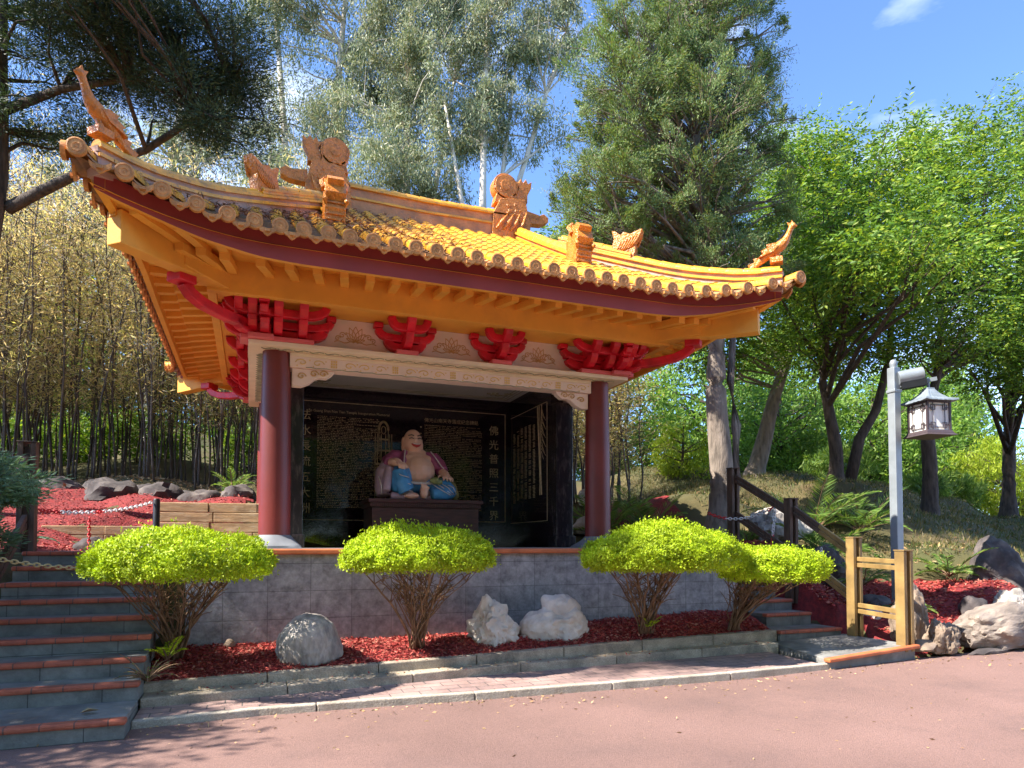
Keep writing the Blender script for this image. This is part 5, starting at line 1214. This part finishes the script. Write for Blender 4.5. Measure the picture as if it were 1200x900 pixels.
tree('ash_tree', 'leafy tree with a leaning grey trunk just behind the cypress', 'tree', [(10.4, 5.95, 3.2), (10.75, 5.85, 4.4), (11.0, 5.7, 5.6), (12.2, 6.0, 8.2), (13.0, 6.4, 12)], .27,
     [((12.8, 6.5, 11.6), (2.2, 1.9, 2.6)), ((10.6, 6.5, 8.2), (2.2, 1.6, 1.8)), ((13.0, 6.4, 8.4), (2.2, 1.6, 1.6))], 115, 310, .8, seed=14, shell=.3, flat=.45, **{**ASH, 'bark': M['greybark']})
tree('ash_tree', 'leafy tree rising out of the bamboo between cypress and pavilion', 'tree', [(6.4, 7.6, 2.6), (6.4, 7.5, 4.5), (6.3, 7.4, 6.5), (6.6, 7.2, 9.5)], .2,
     [((6.3, 7.2, 9.0), (2.0, 2.1, 1.9)), ((8.3, 6.3, 8.2), (1.5, 1.6, 1.2)), ((7.6, 4.9, 8.3), (1.3, 1.2, 1.0))], 130, 320, .74, seed=15, shell=.3, flat=.45, **ASH)
# dark pine overhanging the left of the roof
tree('pine_tree', 'dark pine at the left edge with long branches reaching over the roof', 'tree', [(-7.4, 3.9, 1.6), (-7.1, 3.85, 4), (-6.55, 3.7, 7), (-6.5, 3.6, 9.5), (-6.5, 3.5, 13)], .21,
     [((-4.1, 2.8, 9.4), (1.5, 1.2, 1.0)), ((-3.25, 2.2, 8.5), (.95, 1.0, .85)), ((-3.0, 1.9, 9.3), (.75, .9, .8)), ((-5.4, 3.4, 10.0), (1.3, 1.2, 1.3)), ((-5.9, 3.9, 8.6), (1.1, .9, .8)), ((-6.3, -1.5, 9.05), (1.3, 1.8, 1.05)), ((-6.6, 1.2, 9.9), (1.5, 1.6, 1.2)), ((-4.9, 1.7, 9.9), (1.2, 1.2, .9)), ((-5.0, .3, 9.6), (1.2, 1.1, 1.1)), ((-5.2, 3.0, 12), (1.9, 1.6, 1.6))],
     760, 340, .36, (.05, .11), (.010, .018), 'needle', M['bark'], LF['pine'], seed=21, shell=.2, rbr=.8, limb=.24, kids=1, flat=.7,
     extra=[([(-6.4, 3.75, 7.0), (-5.9, 3.5, 7.25), (-5.2, 3.2, 7.6), (-4.3, 2.8, 7.9), (-3.5, 2.4, 8.4), (-3.0, 2.1, 8.9)], .10, .03), ([(-6.45, 3.7, 8.6), (-5.6, 3.3, 8.9), (-4.6, 2.8, 9.0), (-3.8, 2.5, 9.4)], .08, .025), ([(-6.5, 3.6, 9.3), (-6.5, 2.4, 9.3), (-6.5, .6, 9.4), (-6.3, -1.2, 9.0)], .10, .04), ([(-6.5, 3.5, 10.4), (-5.9, 2.9, 10.6), (-5.2, 2.2, 10.3)], .07, .02)])
# pale gum trees far behind the pavilion
GUM = dict(ln=(.10, .19), wd=(.028, .046), style='droop', bark=M['gumbark'], leafm=LF['gum'], group='pale gum trees behind the pavilion')
tree('gum_tree', 'gum tree with two slender white trunks above the left of the ridge', 'tree', [(-.3, 15.2, 3.5), (-.25, 15.1, 9), (-.15, 15, 14.8), (.1, 14.8, 18.5), (.4, 14.8, 23)], .24,
     [((-1.4, 15.3, 16.4), (1.7, 1.6, 2.2)), ((.9, 14.4, 19.6), (1.8, 1.6, 2.4)), ((-1.6, 14.8, 20.5), (1.7, 1.6, 1.8)), ((-1.9, 13.8, 13.4), (1.6, 1.4, 1.2))], 150, 260, .70, seed=31, shell=.2, extra=[([(-1.5, 15.6, 4), (-1.45, 15.5, 10), (-1.7, 15.4, 16), (-2.1, 15.4, 21)], .20, .07), ([(-.2, 15, 14), (.2, 14.8, 16.5), (.9, 14.6, 20)], .11, .03)], limb=.4, **GUM)
tree('gum_tree', 'broad grey-green gum tree with a hanging curtain of leaves over the ridge', 'tree', [(1.9, 13.4, 3.6), (2.0, 13.3, 9), (2.1, 13, 13), (2.2, 13, 21)], .3,
     [((1.6, 13.6, 17.2), (2.0, 1.8, 3.0)), ((3.3, 12.0, 17.4), (1.9, 1.6, 2.8)), ((2.0, 12.4, 13.8), (2.0, 1.5, 1.6)), ((2.6, 12.6, 21), (2.4, 1.8, 1.6))], 260, 300, .66, seed=32, shell=.2, extra=[([(2.0, 13.2, 10), (2.9, 12.4, 13), (3.5, 12, 17)], .14, .04)], **GUM)
tree('gum_tree', 'many-stemmed gum tree between the ridge end and the cypress', 'tree', [(4.3, 11.4, 3.4), (4.3, 11.3, 9), (4.25, 11.2, 13.5), (4.4, 11.1, 20)], .22,
     [((5.4, 11.0, 18.6), (1.7, 1.5, 2.0)), ((4.4, 11.2, 15.6), (1.3, 1.2, 1.6)), ((6.7, 11.0, 18.9), (1.4, 1.3, 1.5)), ((6.0, 11, 15.2), (1.1, 1.0, 1.0))], 120, 230, .6, seed=33, shell=.2, limb=.45, kids=3, extra=[([(4.4, 11.3, 8), (3.6, 11.4, 12.6), (3.0, 11.5, 16)], .12, .03), ([(4.5, 11.3, 8), (5.2, 11.2, 12.6), (6.4, 11, 16.6), (7.2, 11, 19)], .13, .03), ([(4.4, 11.3, 9), (4.9, 11.2, 13.6), (5.4, 11, 18)], .11, .03)], **GUM)
tree('gum_tree', 'hazy grey-green gum tree seen between the dark pine and the roof', 'tree', [(-6.0, 17.2, 4.4), (-5.9, 17.0, 9), (-5.4, 16.8, 14), (-5.0, 16.8, 20)], .2,
     [((-4.2, 16.4, 15.6), (1.9, 1.6, 2.6)), ((-7.4, 17.0, 14.0), (2.0, 1.7, 2.8)), ((-5.6, 16.6, 11.4), (2.4, 1.6, 1.8)), ((-9.8, 17.4, 12.0), (1.8, 1.6, 2.4)), ((-2.6, 16.0, 12.4), (1.4, 1.3, 1.6))], 210, 240, .75, seed=34, shell=.2, limb=.35, **GUM)
# bushy trees making the backdrop: one built, the rest copied
bt = tree('bushy_tree', 'round leafy tree standing at the foot of the far slope', 'tree', [(0, 0, 0), (.1, 0, 1.2), (0, .1, 3), (0, 0, 6)], .2, [((0, 0, 3.6), (2.6, 2.4, 2.6)), ((1.4, .4, 2.2), (1.7, 1.6, 1.6)), ((-1.5, -.3, 2.0), (1.7, 1.6, 1.5))], 120, 110, .7, (.14, .26), (.06, .10), 'random', M['bark'], LF['shrub'], 'round leafy trees far behind the slope and grove', seed=41, shell=.5)
def place(o, x, y, s, rz, first=False, sz=None, dz=-.2, label=None):
    c = o if first else copy_tree(o); c.location = (x, y, G_(x, y)+dz); c.rotation_euler = (0, 0, rz); c.scale = (s, s, s*(sz or 1))
    if label: c['label'] = label
    return c
BT = [(18.2, 13.2, 1.0, 0, .95), (23, 12.8, 1.1, 1.2, .95), (28.5, 14.5, 1.2, 2.2, .9), (13.4, 18.5, 1.1, 3.3, 1.0), (21, 21, 1.5, 5.0, 1.2), (33, 18, 1.5, .4, 1.1), (8.2, 18, 1.0, 2.9, 1.0), (28, 24, 1.7, 1.5, 1.2), (-10, 31, 1.5, .8, 1.2), (-4.2, 32, 1.5, 2.0, 1.2), (1, 30, 1.6, 3.0, 1.3), (-17, 24, 1.5, 4.4, 1.3), (5.4, 24, 1.4, 5.5, 1.3), (-15, 33, 1.7, 1.1, 1.2), (40, 24, 1.8, 3.7, 1.1)]
for i, (x, y, s, a, sz) in enumerate(BT): place(bt, x, y, s, a, i == 0, sz)
# the shade trees left of the picture, whose shadow lies on the stairs
sh1 = tree('shade_tree', 'leafy tree out at the left whose shadow falls across the stairs', 'tree', [(-9.8, -2.2, .3), (-9.8, -2.2, 2.5), (-9.9, -2.4, 6)], .2, [((-9.9, -2.7, 5.3), (1.6, 2.1, 1.5)), ((-9.4, -.6, 5.6), (1.5, 1.6, 1.3))], 170, 130, .5, (.10, .18), (.05, .08), 'random', M['bark'], LF['shrub'], seed=47, shell=.1)
for i, (x, y, s) in enumerate(((-9, -17, 1.7), (-2, -20, 2.0), (5, -18, 1.8), (12, -20, 2.1), (-16, -13, 1.8))):
    c = copy_tree(bt); c.location = (x, y, -.1); c.scale = (s, s, s*1.2); c.rotation_euler = (0, 0, i*1.3); c['label'] = 'round leafy tree on the far side of the road behind the viewer'; c['group'] = 'trees across the road'
lt = tree('lime_shrub', 'yellow-green feathery shrub glowing in the sun at the far right', 'shrub', [(24.6, 8.2, 1.6), (24.6, 8.2, 3), (24.8, 8.3, 5)], .1, [((24.9, 8.4, 4.2), (2.3, 1.8, 2.0)), ((27, 8.6, 3.6), (2, 1.6, 1.6))], 150, 110, .6, (.15, .3), (.03, .05), 'droop', M['bark'], LF['lime'], seed=51)
tree('lime_shrub', 'bright yellow-green shrub right of the red column in the distance', 'shrub', [(10.4, 9.3, 3.2), (10.4, 9.2, 4), (10.4, 9.1, 5.5)], .08, [((10.3, 9.1, 4.7), (1.0, .9, .9)), ((10.9, 9.2, 4.0), (.9, .8, .6))], 55, 80, .45, (.1, .2), (.03, .05), 'droop', M['bark'], LF['lime'], seed=52)
for (x, y, r_, sd, lb) in ((21.5, 8.2, .9, 54, 'low bright green shrub on the crest left of the garden lanterns'), (19.3, 7.6, .7, 55, 'small grassy green bush on the crest behind the straight dark trunk'), (16.5, 8.6, 1.0, 56, 'mid green shrub on the crest between lamp post and forked tree')):
    z = G_(x, y); tree('shrub', lb, 'shrub', [(x, y, z), (x, y, z+r_*.5), (x, y, z+r_)], .04, [((x, y, z+r_*.75), (r_*1.3, r_, r_*.8))], 50, 90, .35, (.12, .28), (.03, .05), 'spray', M['bark'], LF['fern'], seed=sd)
tree('fir_shrub', 'blue-green fir bough at the left edge by the dark handrail', 'shrub', [(-5.75, -.9, .9), (-5.7, -.95, 1.5), (-5.6, -1.0, 2.4)], .05, [((-5.35, -1.1, 2.2), (.68, .5, .40)), ((-5.6, -1.0, 1.85), (.6, .45, .3)), ((-5.3, -.7, 1.55), (.3, .3, .16))], 130, 120, .16, (.05, .11), (.012, .022), 'needle', M['bark'], LF['bluefir'], seed=57, flat=.4)
# ------------------------------------------------------------------ bamboo grove
def culm_proto(sd, h, nl, lean):
    global rng
    st = rng; rng = np.random.default_rng(sd); rr = random.Random(sd)
    mb = MB(); n = 14; a = rr.random()*6.28; path = [Vector((lean*math.cos(a)*(i/(n-1))**2*h*.12+.03*math.sin(i*1.3+sd), lean*math.sin(a)*(i/(n-1))**2*h*.12+.03*math.cos(i*1.1+sd), h*i/(n-1)-.2)) for i in range(n)]
    mb.tube(path, [.028*(1-.75*i/(n-1)) for i in range(n)], 6)
    for i in range(1, n-1): mb.tube([path[i]-Vector((0, 0, .012)), path[i]+Vector((0, 0, .012))], .034*(1-.7*i/(n-1)), 6)
    C = []
    for k in range(46):
        t = (.28+.72*rr.random())*(n-1.01); i = int(t); p_ = path[i].lerp(path[i+1], t-i); aa = rr.random()*6.28; L_ = rr.uniform(.25, .8)
        e_ = p_+Vector((math.cos(aa)*L_, math.sin(aa)*L_, rr.uniform(.1, .55))); mb.tube([p_, p_.lerp(e_, .5)+Vector((0, 0, .05)), e_], [.008, .005, .003], 4, 0, False); C.append(p_.lerp(e_, rr.uniform(.5, 1)))
    C = np.array([tuple(c) for c in C]); V, F = foliage('random', C, np.full((len(C), 3), .30), nl, (.08, .19), (.014, .026))
    o = mb.build('bamboo_stalk', M['culm'], smooth=True); npobj('leaves', npmesh('leaves', V, F, LF['bamboo']), o); rng = st
    return tag(o, 'slim dark bamboo stalk with dry yellowish leaves in the dense grove behind the pavilion', 'bamboo', 'bamboo stalks of the grove')
protos = [culm_proto(100+i, 5.6+.35*i, 13, (-1)**i*(.4+.18*i)) for i in range(7)]
rb = random.Random(5); spots = []
while len(spots) < 235:
    x, y = rb.uniform(-11.5, -.6), rb.uniform(7.0, 11.5)
    if all((x-a)**2+(y-b_)**2 > .018 for a, b_ in spots): spots.append((x, y))
while len(spots) < 285:
    x, y = rb.uniform(3.4, 6.8), rb.uniform(4.6, 8.5)
    if all((x-a)**2+(y-b_)**2 > .018 for a, b_ in spots): spots.append((x, y))
for i, (x, y) in enumerate(spots):
    k = i % 7; o = protos[k] if i < 7 else copy_tree(protos[k])
    s = rb.uniform(.82, 1.12) * (1 if x < 2 else .72); o.location = (x, y, G_(x, y)-.05); o.rotation_euler = (rb.uniform(-.05, .05), rb.uniform(-.05, .05), rb.random()*6.28); o.scale = (1, 1, s)
# ------------------------------------------------------------------ palms, ferns and little plants
def fronds(name, label, base, n, L_, seed, up=.75, leafl=.22, m=None, cat='fern', droop=.9, step=26):
    global rng
    st = rng; rng = np.random.default_rng(seed); rr = random.Random(seed); o = tag(empty(name, base), label, cat); mb = MB(); C = []; D = []; LN = []
    for k in range(n):
        a = 2*PI*k/n+rr.uniform(-.3, .3); u_ = up*rr.uniform(.5, 1.3); l = L_*rr.uniform(.7, 1.1); d = Vector((math.cos(a), math.sin(a), 0)); pts = []
        for t in np.linspace(0, 1, 12): pts.append(d*l*t*(1-.15*t) + Vector((0, 0, .05+l*(u_*t-droop*.62*t*t))))
        mb.tube(pts, [.011*(1-.8*i/11) for i in range(12)], 4)
        for j in range(step):
            t = .14+.86*j/step; i = min(10, int(t*11)); p_ = pts[i].lerp(pts[i+1], t*11-i); tg = (pts[i+1]-pts[i]).normalized(); sd = tg.cross(Vector((0, 0, 1))).normalized()
            for s_ in (-1, 1): C.append(p_); D.append(tg*.75+sd*s_*.85+Vector((0, 0, .25-.3*t))); LN.append(leafl*(math.sin(PI*min(1, .12+.9*t))*.8+.25))
    mb.build('stalks', M['twig'], o)
    V, F = leaf_arrays(np.array([tuple(c) for c in C]), np.array([tuple(c) for c in D])+rng.normal(size=(len(D), 3))*.05, np.array(LN), .022 if leafl > .15 else .014, .15); npobj('leaves', npmesh('leaves', V, F, m or LF['fern']), o); rng = st; return o
fronds('palm', 'arching feather palm on the bank behind the dark handrail', (8.0, 1.35, 1.75), 19, 1.5, 61, 1.05, .34, cat='palm')
fronds('palm', 'second feather palm just left of the lamp post', (8.9, 1.0, 1.75), 15, 1.25, 62, 1.0, .32, cat='palm')
fronds('palm', 'low palm on the bank close behind the dark handrail', (7.2, .25, 1.25), 15, 1.1, 63, .9, .28, cat='palm')
fronds('fern', 'small fern right behind the golden handrail post', (6.6, -1.1, .85), 12, .6, 64, 1.0, .12)
fronds('fern', 'small fern on the mulch between lamp post and end handrail post', (6.75, -1.75, .45), 11, .5, 65, .7, .11)
fronds('fern', 'dark shaded fern on the bank beside the big dark boulder', (8.7, -1.0, .95), 14, .8, 66, .9, .16)
fronds('palm', 'dark palm in the shade behind the right column', (4.3, 3.3, 1.6), 16, 1.3, 67, 1.1, .3, cat='palm')
fronds('palm', 'shaded palm between the right column and the cypress trunk', (5.1, 3.0, 1.6), 16, 1.25, 68, 1.1, .3, cat='palm')
fronds('fern', 'ferny plant at the foot of the bank behind the right stairs', (6.0, .9, 1.5), 12, .6, 69, .9, .13)
fronds('fern', 'pale little fern at the foot of the leftmost lime bush', (-3.42, -1.65, .34), 9, .26, 70, 1.3, .07, LF['topiary'], step=14)
fronds('fern', 'tiny weed sprouting under the large domed bush', (2.2, -1.72, .42), 8, .2, 71, 1.2, .06, LF['topiary'], step=12)
fronds('grass_tuft', 'dark strappy grass tuft at the corner of the left stairs', (-3.52, -2.2, .24), 22, .32, 72, 1.0, .02, LF['shrub'], 'grass', step=3)
fronds('fern', 'broad bright leaves growing beside the black bollard', (-3.75, 2.45, 1.5), 7, .5, 73, .8, .16, LF['topiary'], step=9)
fronds('fern', 'grey-green leafy plant beyond the left handrail posts', (-5.5, 1.4, 1.5), 12, .5, 74, .8, .12, LF['bluefir'])
for i, (x, y, r_) in enumerate(((-9.5, 12.6, 1.1), (-7.2, 12.9, .9), (-5.2, 12.4, 1.0), (-2.6, 12.8, 1.0), (-.6, 12.2, 1.1), (-11.5, 12.0, 1.3))):
    z = G_(x, y); tree('shrub', ('dim shrub behind the left end of the bamboo grove', 'low dim shrub glimpsed through the left of the bamboo', 'dark bush glimpsed through the middle of the bamboo', 'dark bush behind the bamboo left of the column', 'dim bush behind the bamboo beside the left column', 'large dim shrub at the far left behind the bamboo')[i], 'shrub', [(x, y, z), (x, y, z+r_*.5), (x, y, z+r_)], .04, [((x, y, z+r_*.6), (r_*1.2, r_, r_*.75))], 60, 70, .35, (.10, .22), (.03, .06), 'random', M['bark'], LF['ash'], seed=80+i)
fronds('fern', 'sparse green plant below the bamboo near the left column', (-3.0, 6.0, 2.6), 12, .7, 75, 1.1, .14)
# ------------------------------------------------------------------ distant garden lanterns
for i, (x, y, hh, lb) in enumerate(((26.9, 11.3, 1.65, 'white-roofed garden lantern far off beyond the crest'), (27.9, 11.0, 1.45, 'small garden lantern with a pale roof at the right of the white one'))):
    z = 3.55-hh; o = tag(empty('garden_lantern', (x, y, z)), lb, 'lantern'); q = MB(); q.boxs(-.07, .07, -.07, .07, -.8, hh-.5); q.boxs(-.18, .18, -.18, .18, hh-.5, hh-.46); q.build('post', M['floor'], o)
    q = MB(); q.lathe([(.36, hh-.16), (.35, hh-.13), (.14, hh+.08), (.02, hh+.16)], n=4); q.build('roof', M['white'], o); q = MB(); q.boxs(-.15, .15, -.15, .15, hh-.459, hh-.161); q.build('lamp_box', M['opal'], o)
# a fallen leaf lying on the lowest tread
V, F = leaf_arrays(np.array([[0., 0, 0]]), np.array([[1., .3, .05]]), .14, .09, .3); o = npobj('fallen_leaf', npmesh('fallen_leaf', V, F, LF['litter']), None, (-3.93, -2.85, .178)); tag(o, 'single curled tan leaf on the lowest stair tread', 'leaf')
